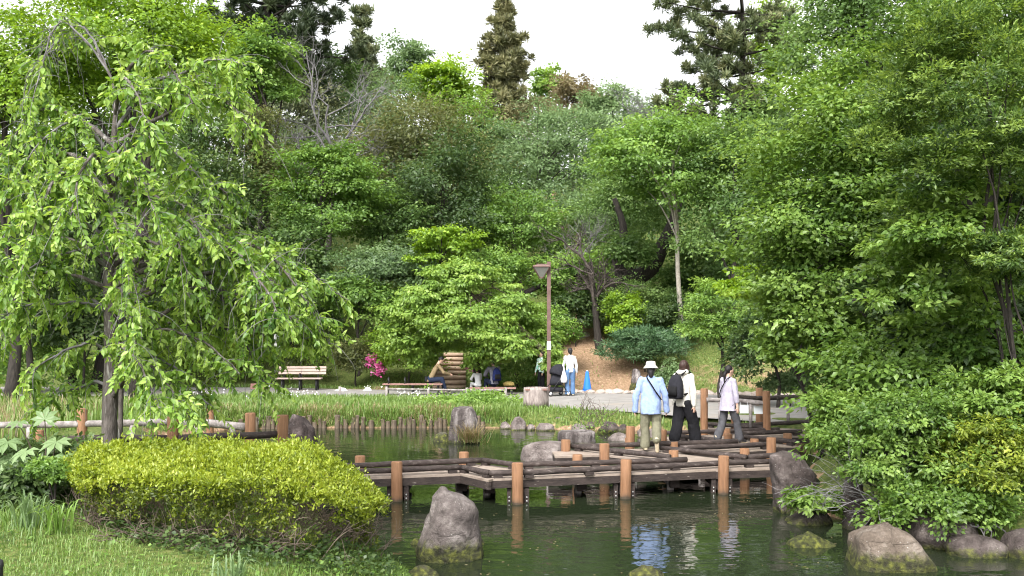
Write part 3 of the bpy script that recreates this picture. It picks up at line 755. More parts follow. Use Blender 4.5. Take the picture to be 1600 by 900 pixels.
rock('rock', 'dark grey rock on the slope behind the walker in white', [(612, 1028, 1042), (590, 1029, 1043), (572, 1032, 1042)], 35.9, .5, M['rockd2'], seed=29, amp=.05, n=14)
# ---------------------------------------------------------------- people
M['skin'] = noisemat('skin', [(.3, (.50, .31, .23)), (.7, (.60, .39, .30))], 6, 3, .55, bump=0.05, spec=.35)
M['hairb'] = noisemat('hair_brown', [(.3, (.020, .010, .008)), (.7, (.060, .032, .026))], 18, 4, .45, (6, 6, 1), .4, 30)
M['hairk'] = noisemat('hair_black', [(.3, (.008, .007, .008)), (.7, (.024, .020, .022))], 18, 4, .4, (6, 6, 1), .4, 30)
M['eye'] = noisemat('eye_dark', [(.3, (.01, .008, .007)), (.7, (.02, .016, .014))], 9, 2, .2, bump=0)
M['lip'] = noisemat('lip', [(.3, (.35, .13, .11)), (.7, (.40, .16, .14))], 9, 2, .5, bump=0)
M['shoe_w'] = cloth('shoe_white', (.68, .66, .62)); M['shoe_k'] = cloth('shoe_dark', (.03, .03, .032)); M['sole'] = cloth('shoe_sole', (.55, .47, .34))

def blend(name, mb, voxel, mat, parent, smooth=4, dec=0.4, wrinkle=0.0, seed=0):
    """fuse overlapping closed shapes into one continuous surface"""
    me = bpy.data.meshes.new(name); me.from_pydata(mb.v, [], mb.f); me.update()
    o = bpy.data.objects.new(name, me); COL.objects.link(o)
    r = o.modifiers.new('r', 'REMESH'); r.mode = 'VOXEL'; r.voxel_size = voxel
    s = o.modifiers.new('s', 'SMOOTH'); s.factor = .5; s.iterations = smooth
    d = o.modifiers.new('d', 'DECIMATE'); d.ratio = dec
    dg = bpy.context.evaluated_depsgraph_get()
    nm = bpy.data.meshes.new_from_object(o.evaluated_get(dg))
    bpy.data.objects.remove(o); bpy.data.meshes.remove(me)
    nm.name = name
    if wrinkle:
        off = Vector((seed * 3.7, seed, 0))
        for v in nm.vertices:
            p = v.co
            k = mnoise.noise(Vector((p.x * 9, p.y * 9, p.z * 5)) + off) + .5 * mnoise.noise(Vector((p.x * 20, p.y * 20, p.z * 16 + p.x * 9)) + off)
            v.co = p + v.normal * k * wrinkle
    nm.polygons.foreach_set('use_smooth', np.ones(len(nm.polygons), bool))
    nm.materials.clear(); nm.materials.append(mat)
    ob = bpy.data.objects.new(name, nm); link(ob, parent); WLOC[ob.name] = np.zeros(3)
    return ob

def hand(mb, wrist, dirn, side, s, curl=.5):
    """palm, four bent fingers of different length and a thumb; side +1 right"""
    dirn = np.array(nrm(dirn)); across = nrm(np.cross(dirn, (side, 0, 0.001))) ; inn = nrm(np.cross(across, dirn))
    inn = inn * (1 if inn[0] * side < 0 else -1)
    pc = wrist + dirn * .045 * s
    mb.cap(wrist, wrist + dirn * .03 * s, .022 * s, .026 * s, 8)
    for k in (-.6, 0, .6): mb.cap(wrist + dirn * .02 * s + across * .016 * k * s, wrist + dirn * .08 * s + across * .032 * k * s, .013 * s, .012 * s, 8)
    for k, ln in ((-1.5, .060), (-.5, .072), (.5, .068), (1.5, .052)):
        a = wrist + dirn * .085 * s + across * .020 * k * s
        b = a + (dirn * (1 - curl * .2) + inn * curl * .35) * ln * .55 * s
        c = b + (dirn * (1 - curl * .8) + inn * curl) * ln * .5 * s
        mb.cap(a, b, .0095 * s, .009 * s, 7); mb.cap(b, c, .009 * s, .0075 * s, 7)
    t0 = wrist + dirn * .03 * s + across * .028 * s; t1 = t0 + (dirn * .6 + across * .75 + inn * .3) * .035 * s
    mb.cap(t0, t1, .011 * s, .010 * s, 7); mb.cap(t1, t1 + (dirn * .9 + inn * .35) * .03 * s, .010 * s, .008 * s, 7)

def figure(name, label, loc, face, H, J, out, vox=.010):
    """face: direction (x, y) the person looks along. J: joints as fractions of H, local axes right/forward/up."""
    rz = math.atan2(-face[0], face[1])
    p = thing(name, label, 'person', loc, None, rz)
    g = {k: np.array(v, float) * H for k, v in J.items()}
    s = H / 1.65
    hd, nk, ch, pv = g['head'], g['neck'], g['chest'], g['pelvis']
    yaw = out.get('yaw', 0.0)
    RZ_ = Matrix.Rotation(yaw, 3, 'Z') @ Matrix.Rotation(out.get('nod', 0.0), 3, 'X')
    def hp(x, y, z): return np.array(RZ_ @ Vector((x * s, y * s, z * s))) + hd
    b = MB()
    b.ell(hd, (.074 * s, .090 * s, .105 * s), 14, 10, RZ_); b.ell(hp(0, .025, -.05), (.056 * s, .062 * s, .065 * s), 12, 8, RZ_)
    b.cap(hp(0, .082, .005), hp(0, .100, -.022), .009 * s, .014 * s, 7)
    for sx in (-1, 1): b.ell(hp(sx * .075, -.005, -.012), (.010 * s, .020 * s, .030 * s), 8, 6, RZ_)
    b.cap(hp(0, -.01, -.06), nk, .050 * s, .055 * s)
    b.cap(nk, ch, .05 * s, .08 * s); b.cap(ch, pv, .08 * s, .08 * s)
    for sd_, sx in (('l', -1), ('r', 1)):
        sh, el, wr = g['sh' + sd_], g['el' + sd_], g['wr' + sd_]
        b.cap(nk + (sh - nk) * .45 - np.array((0, 0, .03)) * s, sh - np.array((0, 0, .01)) * s, .036 * s, .038 * s); b.cap(sh, el, .043 * s, .035 * s); b.cap(el, wr, .034 * s, .024 * s)
        hand(b, wr, wr - el + np.array((0, .02, -.06)) * s, sx, s, out.get('curl', .5))
        hp_, kn, an = g['hip' + sd_], g['kn' + sd_], g['an' + sd_]
        b.cap(pv, hp_, .09 * s, .08 * s); b.cap(hp_, kn, .075 * s, .052 * s); b.cap(kn, an, .050 * s, .036 * s)
        toe = g['toe' + sd_]; b.cap(an + np.array((0, 0, -.03)) * s, toe, .034 * s, .026 * s)
    blend('body', b, vox, M['skin'], p, 4, .35)
    for sx in (-1, 1):
        e = MB(); e.ell(hp(sx * .030, .082, .006), (.013 * s, .008 * s, .008 * s), 8, 6, RZ_); e.out('eye', M['eye'], p, True, True)
    e = MB(); e.ell(hp(0, .083, -.052), (.022 * s, .008 * s, .007 * s), 10, 6, RZ_); e.out('mouth', M['lip'], p, True, True)
    # trousers
    t = MB(); rt = out['trouser_r']
    for sx in (-.05, .05): t.cap(pv + np.array((sx, 0, .03)) * s, pv + np.array((sx, 0, -.03)) * s, .095 * s, .10 * s, 12)
    for sd_ in 'lr':
        hp_, kn, an = g['hip' + sd_], g['kn' + sd_], g['an' + sd_]
        t.cap(hp_, kn, rt[0] * s, rt[1] * s, 12); t.cap(kn, kn + (an - kn) * .93, rt[1] * s, rt[2] * s, 12)
    blend('trousers', t, vox * 1.2, out['trouser'], p, 3, .4, .016 * s, 1)
    for sd_ in 'lr':
        an, toe = g['an' + sd_], g['toe' + sd_]
        d = nrm(toe - an); dn = np.array((0, 0, -1.0)) if abs(d[2]) < .5 else nrm(np.array((0, -.8, -.3)))
        sh = MB(); sh.cap(an + d * -.02 * s, toe, .046 * s, .040 * s, 10); sh.cap(an, an + np.array((0, 0, .02)) * s, .045 * s, .045 * s)
        so = blend('shoe', sh, .012, out['shoe'], p, 2, .5)
        so2 = MB(); up = dn * .036 * s; a0, a1 = an + d * -.05 * s + up, toe + d * .03 * s + up * .9
        so2.cap(a0, a1, .036 * s, .034 * s, 10); V = np.array(so2.v); c = (a0 + a1) / 2
        V = V - np.outer((V - c) @ dn, dn) * .62
        make('sole', V, so2.f, M['sole'], so, True, None, True)
    # top
    c = MB(); hem = out['hem'] * H; tr = out['top_r']
    ax = nk - pv
    rings = []
    for f_, rx, ry in out['top']:
        q = pv + ax * f_; rings.append((q[0], q[1], q[2], rx * s, ry * s))
    c.loft(rings, 18, 2.3)
    for sd_ in 'lr':
        sh, el, wr = g['sh' + sd_], g['el' + sd_], g['wr' + sd_]
        c.cap(nk + (sh - nk) * .35 - np.array((0, 0, .045)) * s, sh - np.array((0, 0, .008)) * s, .062 * s, tr[0] * 1.02 * s, 10); c.cap(sh, el, tr[0] * s, tr[1] * s, 10); c.cap(el, el + (wr - el) * out.get('sleeve', .92), tr[1] * s, tr[2] * s, 10)
    blend('top', c, vox * 1.2, out['top_mat'], p, 2, .45, out.get('wr', .018) * s, 2)
    return p, g, s, hp, RZ_

def joints(stepl=0, stepr=0, liftl=0, liftr=0, arml=0, armr=0, armout=.03, lean=0.0, yaw=0.0):
    J = {}
    J['pelvis'] = (0, 0, .53); J['chest'] = (0, .01 + lean * .5, .73); J['neck'] = (0, .005 + lean, .845); J['head'] = (0, .02 + lean * 1.2, .925)
    for sd_, sx, st, lf, ar in (('l', -1, stepl, liftl, arml), ('r', 1, stepr, liftr, armr)):
        J['hip' + sd_] = (sx * .055, 0, .50)
        a = np.array((sx * .06, st, .048 + lf)); h = np.array(J['hip' + sd_])
        k = (a + h) / 2 + np.array((sx * .005, .02 + max(0, lf) * .7, .005)); k[2] = max(k[2], .27 + lf * .1)
        J['kn' + sd_] = tuple(k); J['an' + sd_] = tuple(a)
        J['toe' + sd_] = (sx * .068, st + .085, .022) if lf < .02 else (sx * .066, st + .035, max(.02, lf - .045))
        J['sh' + sd_] = (sx * .100, lean, .802)
        e = np.array((sx * (.118 + armout), lean + ar * .6, .635)); J['el' + sd_] = tuple(e)
        J['wr' + sd_] = (sx * (.122 + armout * 1.2), lean + ar * 1.25 + .02, .475)
    return J

def strap(pts, wd, mat, parent, name='strap'):
    """a flat band following pts"""
    pp = smoothpath(pts, 16); V, Fs = tube(pp, wd, 6)
    return make(name, V, Fs, mat, parent, True, None, True)

TOP_LOOSE = [(-.36, .187, .140), (-.30, .192, .145), (0, .187, .140), (.35, .175, .122), (.68, .172, .112), (.86, .150, .095), (.96, .090, .075), (1.02, .060, .062)]
TOP_FIT = [(-.14, .150, .105), (0, .148, .105), (.35, .135, .10), (.68, .155, .105), (.86, .135, .085), (.96, .080, .068), (1.02, .055, .058)]
M['denim_l'] = cloth('shirt_blue', (.25, .33, .56), .85); M['khaki'] = cloth('trouser_khaki', (.155, .15, .105)); M['cream'] = cloth('hoodie_cream', (.52, .50, .455), .88)
M['blackc'] = cloth('trouser_black', (.016, .016, .019)); M['lav'] = cloth('tunic_lavender', (.38, .355, .44), .88); M['greyd'] = cloth('trouser_grey', (.085, .085, .095))
M['hatc'] = cloth('hat_cream', (.50, .47, .40), .88); M['bagk'] = cloth('backpack_dark', (.022, .022, .028)); M['white'] = cloth('top_white', (.56, .56, .57), .9)
M['jean'] = cloth('jeans_blue', (.10, .18, .33)); M['mint'] = noisemat('top_mint', [(.38, (.16, .42, .33)), (.5, (.50, .68, .60)), (.62, (.74, .78, .76))], 11, 3, .9)
M['tan'] = cloth('jacket_tan', (.20, .15, .085)); M['navy'] = cloth('trouser_navy', (.015, .022, .045)); M['greyc'] = cloth('hoodie_grey', (.15, .15, .18)); M['bagn'] = cloth('backpack_navy', (.015, .022, .09))
M['capk'] = cloth('cap_dark', (.03, .03, .035)); M['bagb'] = cloth('strap_black', (.012, .012, .013))

def bucket_hat(p, hp, RZ_, s, hd):
    h = MB(); h.lathe([(.142, .000), (.135, .012), (.098, .055), (.094, .060), (.090, .105), (.082, .125), (.05, .134), (.001, .136)], n=22, cap=False)
    h.lathe([(.139, -.004), (.13, .006), (.092, .048)], n=22, cap=False)
    V = [np.array(RZ_ @ Vector((v[0] * s, v[1] * s * 1.08, v[2] * s))) + hd + np.array((0, -.012, .012)) * s for v in h.v]
    return make('hat', V, h.f, M['hatc'], p, True, None, True)

def backpack(p, s, c, wdt, hgt, dep, mat, mats):
    b = MB(); b.loft([(c[0], c[1], c[2] - hgt / 2, wdt * .42, dep * .42), (c[0], c[1], c[2] - hgt * .42, wdt * .5, dep * .52), (c[0], c[1], c[2] - hgt * .1, wdt * .49, dep * .5), (c[0], c[1] + .01, c[2] + hgt * .25, wdt * .42, dep * .42), (c[0], c[1] + .02, c[2] + hgt * .44, wdt * .28, dep * .3), (c[0], c[1] + .02, c[2] + hgt * .5, wdt * .15, dep * .18)], 16, 3.0)
    bk = b.out('backpack', mat, p, True, True)
    q = MB(); q.loft([(c[0], c[1] - dep * .5, c[2] - hgt * .38, wdt * .33, dep * .16), (c[0], c[1] - dep * .52, c[2] - hgt * .2, wdt * .35, dep * .18), (c[0], c[1] - dep * .46, c[2] + hgt * .02, wdt * .30, dep * .12)], 14, 3.5)
    q.out('pocket', mats, bk, True, True)
    lp = smoothpath([(c[0] - .03, c[1] + .03, c[2] + hgt * .48), (c[0], c[1] + .03, c[2] + hgt * .58), (c[0] + .03, c[1] + .03, c[2] + hgt * .48)], 8)
    V, Fs = tube(lp, .008, 6); make('loop', V, Fs, mats, bk, True, None, True)
    return bk

# three walkers on the bridge
a = P(1017, 706, DECK)
J = joints(stepl=.02, stepr=-.13, liftr=.085, arml=-.01, armr=.02, armout=.045)
p, g, s, hp, Rz = figure('person', 'person in light blue shirt, khaki trousers and cream bucket hat walking on the footbridge', (a[0], a[1], DECK + .012), (.10, 1), 1.66,
    J, dict(trouser=M['khaki'], trouser_r=(.105, .092, .085), shoe=M['shoe_w'], hem=.4, top=TOP_LOOSE, top_r=(.064, .062, .052), top_mat=M['denim_l'], sleeve=1.12, nod=-.12), .009)
bucket_hat(p, hp, Rz, s, g['head'])
hb = MB(); hb.ell(hp(0, -.035, -.015), (.083 * s, .075 * s, .095 * s), 14, 10); hb.cap(hp(0, -.06, -.06), hp(0, -.07, -.135), .062 * s, .045 * s); blend('hair', hb, .012, M['hairk'], p, 3, .5)
strap([np.array(v) * s for v in ((-.06, .0, 1.42), (-.075, -.10, 1.37), (.02, -.155, 1.22), (.12, -.145, 1.06), (.19, -.06, .97), (.17, .08, .98))], .013 * s, M['bagb'], p, 'bag_strap')

a = P(1068, 697, DECK)
J = joints(stepl=-.10, stepr=.15, liftl=.03, arml=.02, armr=-.03, armout=.035)
p, g, s, hp, Rz = figure('person', 'person with brown bob, white hoodie, black trousers and black backpack on the footbridge', (a[0], a[1], DECK + .012), (.80, .75), 1.68,
    J, dict(trouser=M['blackc'], trouser_r=(.115, .112, .115), shoe=M['shoe_k'], hem=.45, top=[(-.24, .165, .118), (-.18, .18, .128), (.1, .18, .128), (.45, .176, .124), (.72, .172, .116), (.88, .148, .098), (.97, .095, .085), (1.04, .085, .085)], top_r=(.070, .066, .050), top_mat=M['cream'], sleeve=.98, yaw=-.10), .009)
hb = MB(); hb.ell(hp(0, -.022, .010), (.092 * s, .098 * s, .112 * s), 16, 12); hb.ell(hp(0, -.03, -.06), (.094 * s, .082 * s, .075 * s), 14, 10)
for sx in (-1, 1): hb.ell(hp(sx * .075, .02, -.04), (.022 * s, .045 * s, .075 * s), 8, 8)
blend('hair', hb, .011, M['hairb'], p, 3, .5)
hd_ = MB(); hd_.ell(np.array((0, -.075, 1.405)) * s, (.115 * s, .075 * s, .055 * s), 14, 8); hd_.cap(np.array((-.08, -.02, 1.42)) * s, np.array((.08, -.02, 1.42)) * s, .05 * s, .05 * s); blend('hood', hd_, .014, M['cream'], p, 4, .5, .006)
backpack(p, s, np.array((-.01, -.235, 1.14)) * s, .32 * s, .46 * s, .20 * s, M['bagk'], M['bagb'])
for sx in (-1, 1): strap([np.array(v) * s for v in ((sx * .075, -.15, 1.36), (sx * .095, -.06, 1.425), (sx * .115, .06, 1.40), (sx * .13, .125, 1.28), (sx * .165, .06, 1.08), (sx * .13, -.14, .99))], .019 * s, M['bagb'], p, 'shoulder_strap')

a = P(1138, 694, DECK)
J = joints(stepl=-.13, stepr=.13, liftl=.02, arml=.03, armr=-.01, armout=.03)
p, g, s, hp, Rz = figure('person', 'person with black ponytail, pale lavender tunic and dark grey trousers on the footbridge', (a[0], a[1], DECK + .012), (.86, .5), 1.57,
    J, dict(trouser=M['greyd'], trouser_r=(.095, .082, .085), shoe=M['shoe_k'], hem=.4, top=[(-.36, .205, .165), (-.30, .20, .160), (0, .175, .135), (.35, .150, .112), (.68, .152, .105), (.86, .130, .088), (.96, .078, .068), (1.02, .055, .058)], top_r=(.058, .054, .050), top_mat=M['lav'], sleeve=.55, yaw=-.25, nod=-.1), .009)
hb = MB(); hb.ell(hp(0, -.020, .018), (.082 * s, .090 * s, .104 * s), 16, 12, Rz); hb.cap(hp(0, -.085, -.035), hp(0, -.105, -.10), .030 * s, .034 * s); hb.cap(hp(0, -.105, -.10), hp(0, -.095, -.26), .034 * s, .014 * s); blend('hair', hb, .010, M['hairk'], p, 3, .5)
tb = MB(); tb.ell(hp(0, -.092, -.05), (.026 * s, .022 * s, .012 * s), 10, 6); tb.out('hair_tie', M['shoe_w'], p, True, True)
strap([np.array(v) * s for v in ((.06, .0, 1.40), (.07, -.10, 1.35), (-.03, -.135, 1.20), (-.12, -.125, 1.05), (-.175, -.02, .93), (-.15, .1, .93))], .011 * s, M['bagb'], p, 'bag_strap')

# across the pond
GP = .436
a = P(891, 618.5, GP)
J = joints(stepl=0, stepr=.02, arml=.06, armr=.0, armout=.015)
p, g, s, hp, Rz = figure('person', 'person in a white top and blue jeans standing behind the stroller on the far path', a, (-.25, 1), 1.60,
    J, dict(trouser=M['jean'], trouser_r=(.098, .085, .082), shoe=M['shoe_w'], hem=.5, top=TOP_FIT, top_r=(.052, .046, .038), top_mat=M['white']), .013)
hb = MB(); hb.ell(hp(0, -.018, .012), (.088 * s, .095 * s, .108 * s), 14, 10); hb.cap(hp(0, -.06, -.05), hp(0, -.065, -.10), .06 * s, .045 * s); blend('hair', hb, .016, M['hairk'], p, 2, .5)

a = P(846, 612, GP)
J = joints(stepl=0, stepr=0, arml=.05, armr=.05, armout=0)
p, g, s, hp, Rz = figure('person', 'person in mint and white patterned top under drooping branches beside the lamp post', a, (-.6, -.6), 1.42,
    J, dict(trouser=M['blackc'], trouser_r=(.085, .075, .07), shoe=M['shoe_k'], hem=.5, top=TOP_FIT, top_r=(.055, .05, .045), top_mat=M['mint']), .014)
hb = MB(); hb.ell(hp(0, -.022, .015), (.085 * s, .092 * s, .105 * s), 14, 10); blend('hair', hb, .016, M['hairk'], p, 2, .5)

def seated(bend=.12, knee=.16, reach=.2):
    J = {'pelvis': (0, 0, .06), 'chest': (0, bend * .55, .25), 'neck': (0, bend, .375), 'head': (0, bend * 1.35, .455)}
    for sd_, sx in (('l', -1), ('r', 1)):
        J['hip' + sd_] = (sx * .06, .01, .05); J['kn' + sd_] = (sx * .09, .24, knee - .02); J['an' + sd_] = (sx * .08, .30, knee - .24)
        J['toe' + sd_] = (sx * .085, .38, knee - .27); J['sh' + sd_] = (sx * .108, bend, .34)
        J['el' + sd_] = (sx * .15, bend + reach * .45, .20); J['wr' + sd_] = (sx * .07, bend + reach, .17)
    return J
a = P(672, 616, GP)
p, g, s, hp, Rz = figure('person', 'person in tan jacket and navy trousers hunched on the low brown bench', (a[0], a[1] - .05, GP + .40), (.9, .1), 1.68,
    seated(.17, .09, .22), dict(trouser=M['navy'], trouser_r=(.09, .08, .07), shoe=M['shoe_k'], hem=.1, top=TOP_FIT, top_r=(.062, .056, .046), top_mat=M['tan'], nod=-.7), .014)
hb = MB(); hb.ell(hp(0, -.02, .016), (.084 * s, .092 * s, .105 * s), 14, 10, Rz); blend('hair', hb, .016, M['hairk'], p, 2, .5)
bp_ = MB(); bp_.box(np.array((0, -.14, .12)) * s, (.30 * s, .06 * s, .14 * s)); bp_.out('waist_bag', M['bagk'], p, False, True)

a = P(772, 615, GP)
p, g, s, hp, Rz = figure('person', 'person in a grey hoodie with a navy backpack sitting on the path edge, back turned', (a[0], a[1], GP + .30), (-.35, 1), 1.66,
    seated(.04, .10, .22), dict(trouser=M['navy'], trouser_r=(.09, .08, .07), shoe=M['shoe_k'], hem=.1, top=TOP_FIT, top_r=(.065, .06, .05), top_mat=M['greyc'], yaw=.3), .014)
hb = MB(); hb.ell(hp(0, -.02, .016), (.088 * s, .095 * s, .108 * s), 14, 10, Rz); blend('hair', hb, .016, M['hairk'], p, 2, .5)
backpack(p, s, np.array((.03, -.20, .36)) * s, .30 * s, .42 * s, .18 * s, M['bagn'], M['bagb'])
a = P(747, 614, GP)
p, g, s, hp, Rz = figure('person', 'small person in white clothes and dark cap sitting left of the navy backpack', (a[0], a[1], GP + .22), (-.5, 1), 1.25,
    seated(.05, .10, .2), dict(trouser=M['white'], trouser_r=(.085, .075, .065), shoe=M['shoe_w'], hem=.1, top=TOP_FIT, top_r=(.06, .055, .05), top_mat=M['white'], yaw=.3), .014)
hb = MB(); hb.ell(hp(0, -.015, -.02), (.088 * s, .095 * s, .10 * s), 14, 10, Rz); blend('hair', hb, .016, M['hairb'], p, 2, .5)
c = MB(); c.loft([(g['head'][0], g['head'][1], g['head'][2] + z * s, r * s, r * s * 1.08) for z, r in ((.035, .105), (.08, .100), (.115, .075), (.13, .03))], 14); c.ell(hp(0, .10, .045), (.075 * s, .075 * s, .01 * s), 12, 6, Rz); cp = c.out('cap', M['capk'], p, True, True)
c = MB(); c.loft([(g['head'][0], g['head'][1], g['head'][2] + z * s, .107 * s, .115 * s) for z in (.038, .062)], 14); c.out('cap_band', M['white'], cp, True, True)

# low bench or kerb block the two people sit on
M['seatw'] = noisemat('bench_red_wood', [(.3, (.16, .085, .07)), (.7, (.30, .18, .155))], 6, 6, .8, (1, 1, 6), .2, 20)
M['seatp'] = noisemat('bench_pale_wood', [(.3, (.36, .26, .22)), (.7, (.50, .39, .34))], 4, 6, .7, (1, 6, 6), .15, 20)
a = P(770, 617, GP); bs = thing('low_bench', 'low backless wooden bench the grey hoodie and the small person in white sit on', 'bench', (a[0], a[1] + .02, GP))
for i in range(3):
    mb = MB(); mb.box((a[0] + .0, a[1] - .12 + .14 * i, GP + .23), (1.55, .125, .045)); mb.out('slat', M['seatw'], bs)
for sx in (-.62, .62):
    mb = MB(); mb.box((a[0] + sx, a[1] + .02, GP + .10), (.08, .36, .205)); mb.out('leg', M['black'], bs)
# yellow bag
a = P(795, 613.5, GP); mb = MB(); mb.loft([(a[0], a[1] - .1, GP + .255 + z, .20 * r, .10 * r) for z, r in ((0, .9), (.03, 1), (.09, .95), (.13, .6), (.145, .3))], 12, 3); V = mb.v
whole('bag', V, mb.f, cloth('bag_yellow', (.60, .45, .16)), 'small yellow bag lying on the low bench right of the navy backpack', 'bag', (a[0], a[1] - .1, GP + .255), None, True)

# pale slatted bench
a = P(468, 609.5, GP); x0, y0 = a[0], a[1]
bn = thing('park_bench', 'pale pink slatted park bench with dark metal legs in front of the trimmed hedge', 'bench', (x0, y0, GP))
BW = 1.72
for i, (dy, z) in enumerate(((.30, .60), (.335, .70), (.37, .80))):
    mb = MB(); mb.box((x0 + .04, y0 + dy, GP + z), (BW, .028, .085), Matrix.Rotation(-.3, 3, 'X')); mb.out('back_slat', M['seatp'], bn)
for i in range(4):
    mb = MB(); mb.box((x0 - .06, y0 - .16 + .115 * i, GP + .42), (BW, .10, .035)); mb.out('seat_slat', M['seatp'], bn)
for sx in (-.62, .02, .62):
    mb = MB()
    mb.tube([(x0 + sx, y0 - .13, GP), (x0 + sx, y0 - .08, GP + .40)], .034, 8); mb.tube([(x0 + sx, y0 + .26, GP), (x0 + sx, y0 + .20, GP + .40)], .034, 8)
    mb.tube([(x0 + sx, y0 - .14, GP + .385), (x0 + sx, y0 + .24, GP + .385), (x0 + sx, y0 + .41, GP + .84)], .022, 8)
    mb.out('leg', M['black'], bn, True)
mb = MB(); mb.tube(smoothpath([(x0, y0 + .22, GP + .44), (x0, y0 + .16, GP + .58), (x0, y0 + .0, GP + .58), (x0, y0 - .10, GP + .44)], 12), .018, 8); mb.out('armrest', M['black'], bn, True)

# low red-brown bench with dark armrests
a = P(645, 617, GP); x0, y0 = a[0], a[1]
bn = thing('park_bench', 'low reddish brown bench with dark armrests beside the log steps', 'bench', (x0, y0, GP))
for i in range(4):
    mb = MB(); mb.box((x0, y0 - .16 + .115 * i, GP + .36), (2.0, .10, .04)); mb.out('seat_slat', M['seatw'], bn)
for sx in (-.85, 0, .85):
    mb = MB(); mb.tube([(x0 + sx, y0 - .13, GP), (x0 + sx, y0 - .1, GP + .33)], .03, 8); mb.tube([(x0 + sx, y0 + .15, GP), (x0 + sx, y0 + .12, GP + .33)], .03, 8); mb.box((x0 + sx, y0, GP + .325), (.05, .4, .03)); mb.out('leg', M['black'], bn)
for sx in (-.8, -.25):
    mb = MB(); mb.tube(smoothpath([(x0 + sx, y0 - .16, GP + .38), (x0 + sx, y0 - .14, GP + .56), (x0 + sx, y0 + .1, GP + .56), (x0 + sx, y0 + .18, GP + .38)], 12), .022, 8); mb.out('armrest', M['black'], bn, True)

# grey low post and rail fence along the near side of the path
lf = thing('rope_fence', 'low grey post and rail fence along the near edge of the far path', 'fence', (-3, 33, .42))
pp_ = [(405 + 127, 622), (605, 622), (670, 623), (730, 624), (790, 624)]
tops = []
for px, py in pp_:
    x, y, _ = P(px, py, .42); y -= .12; V, Fs = tube([(x, y, .2), (x, y, .80)], .045, 8); make('post', V, Fs, M['railw'], lf, smooth=True); tops.append((x, y, .72))
for q, r_ in zip(tops[1:-1], tops[2:]):
    pts = [np.array(q) * (1 - t) + np.array(r_) * t for t in np.linspace(0, 1, 5)]
    V, Fs = tube(pts, .03, 7); make('rail', V, Fs, M['railw'], lf, smooth=True)

# small brown sign
a = P(405, 621, .42); sg = thing('sign', 'small plain brown sign board on a short post in the iris bed', 'sign', (a[0], a[1], .40))
mb = MB(); mb.box((a[0], a[1], .78), (.56, .03, .19), Matrix.Rotation(-.35, 3, 'X')); mb.out('board', cloth('sign_brown', (.16, .085, .075)), sg)
mb = MB(); mb.tube([(a[0], a[1] + .02, .2), (a[0], a[1] + .02, .74)], .025, 8); mb.out('post', M['black'], sg, True)

# wooden drum: hollow log used as a bin or planter
a = P(838, 638, GP); r = .36
lb = thing('log_planter', 'wide grey weathered log section standing upright by the path in front of the stroller', 'stump', (a[0], a[1] + r, GP))
mb = MB(); mb.lathe([(r, 0), (r * 1.0, .2), (r * .98, .5), (r * .97, .56), (r * .86, .565), (r * .84, .50), (.01, .49)], (a[0], a[1] + r, GP), 26)
V = np.array(mb.v); ang = np.arctan2(V[:, 1] - a[1] - r, V[:, 0] - a[0]); V[:, :2] += (V[:, :2] - np.array((a[0], a[1] + r))) * (.02 * np.sin(ang * 9) + .012 * np.sin(ang * 23))[:, None]
make('trunk', V, mb.f, noisemat('log_grey', [(.3, (.13, .10, .095)), (.7, (.38, .33, .31))], 7, 7, .9, (2, 2, .5), .6, 14), lb, True)
for k in range(3):
    mb = MB(); mb.box((a[0] - .2 + .2 * k, a[1] + r - .05, GP + .52), (.17, .5, .05), Matrix.Rotation(.1 * k - .1, 3, 'Z')); mb.out('board', M['seatw'], lb)

# stroller
a = P(868, 618.5, GP); x0, y0 = a[0], a[1]
sr = thing('stroller', 'black folding stroller with white wheel hubs standing next to the person in jeans', 'stroller', (x0, y0, GP))
SA = math.radians(-62)
def sp(x, y, z): return np.array((x0 + x * math.cos(SA) - y * math.sin(SA), y0 + x * math.sin(SA) + y * math.cos(SA), GP + z))
for sx in (-.24, .24):
    mb = MB(); mb.tube([sp(sx, -.32, .12), sp(sx * .9, .10, .62), sp(sx * .8, .36, 1.02)], .014, 8); mb.tube([sp(sx, .34, .12), sp(sx * .9, .0, .52)], .014, 8); mb.tube([sp(sx, -.3, .14), sp(sx, .32, .16)], .012, 8); mb.out('frame', M['black'], sr, True)
mb = MB(); mb.tube(smoothpath([sp(-.19, .36, 1.02), sp(0, .40, 1.05), sp(.19, .36, 1.02)], 10), .016, 8); mb.out('handle', M['black'], sr, True)
mb = MB()
mb.loft([tuple(sp(0, .02, .36)) + (.21, .20), tuple(sp(0, .04, .48)) + (.23, .23), tuple(sp(0, .12, .75)) + (.22, .14), tuple(sp(0, .16, .80)) + (.20, .08)], 14, 3); mb.out('seat', M['bagk'], sr, True)
V = []; Fs = []; nu, nv = 14, 7
for j in range(nv + 1):
    t = j / nv * math.pi * .55
    for i in range(nu + 1):
        u = i / nu * math.pi; V.append(sp(-.25 * math.cos(u), .18 - .36 * math.sin(t) * (.35 + .65 * math.sin(u)), .68 + .36 * math.sin(u) * math.cos(t * .8)))
for j in range(nv):
    for i in range(nu): q = j * (nu + 1) + i; Fs.append((q, q + 1, q + nu + 2, q + nu + 1))
o = make('canopy', V, Fs, M['bagk'], sr, True); md = o.modifiers.new('t', 'SOLIDIFY'); md.thickness = .012
mb = MB(); mb.loft([tuple(sp(0, .04, .14)) + (.20, .24), tuple(sp(0, .04, .19)) + (.22, .27), tuple(sp(0, .04, .28)) + (.22, .28)], 14, 4); mb.out('basket', M['bagk'], sr, True)
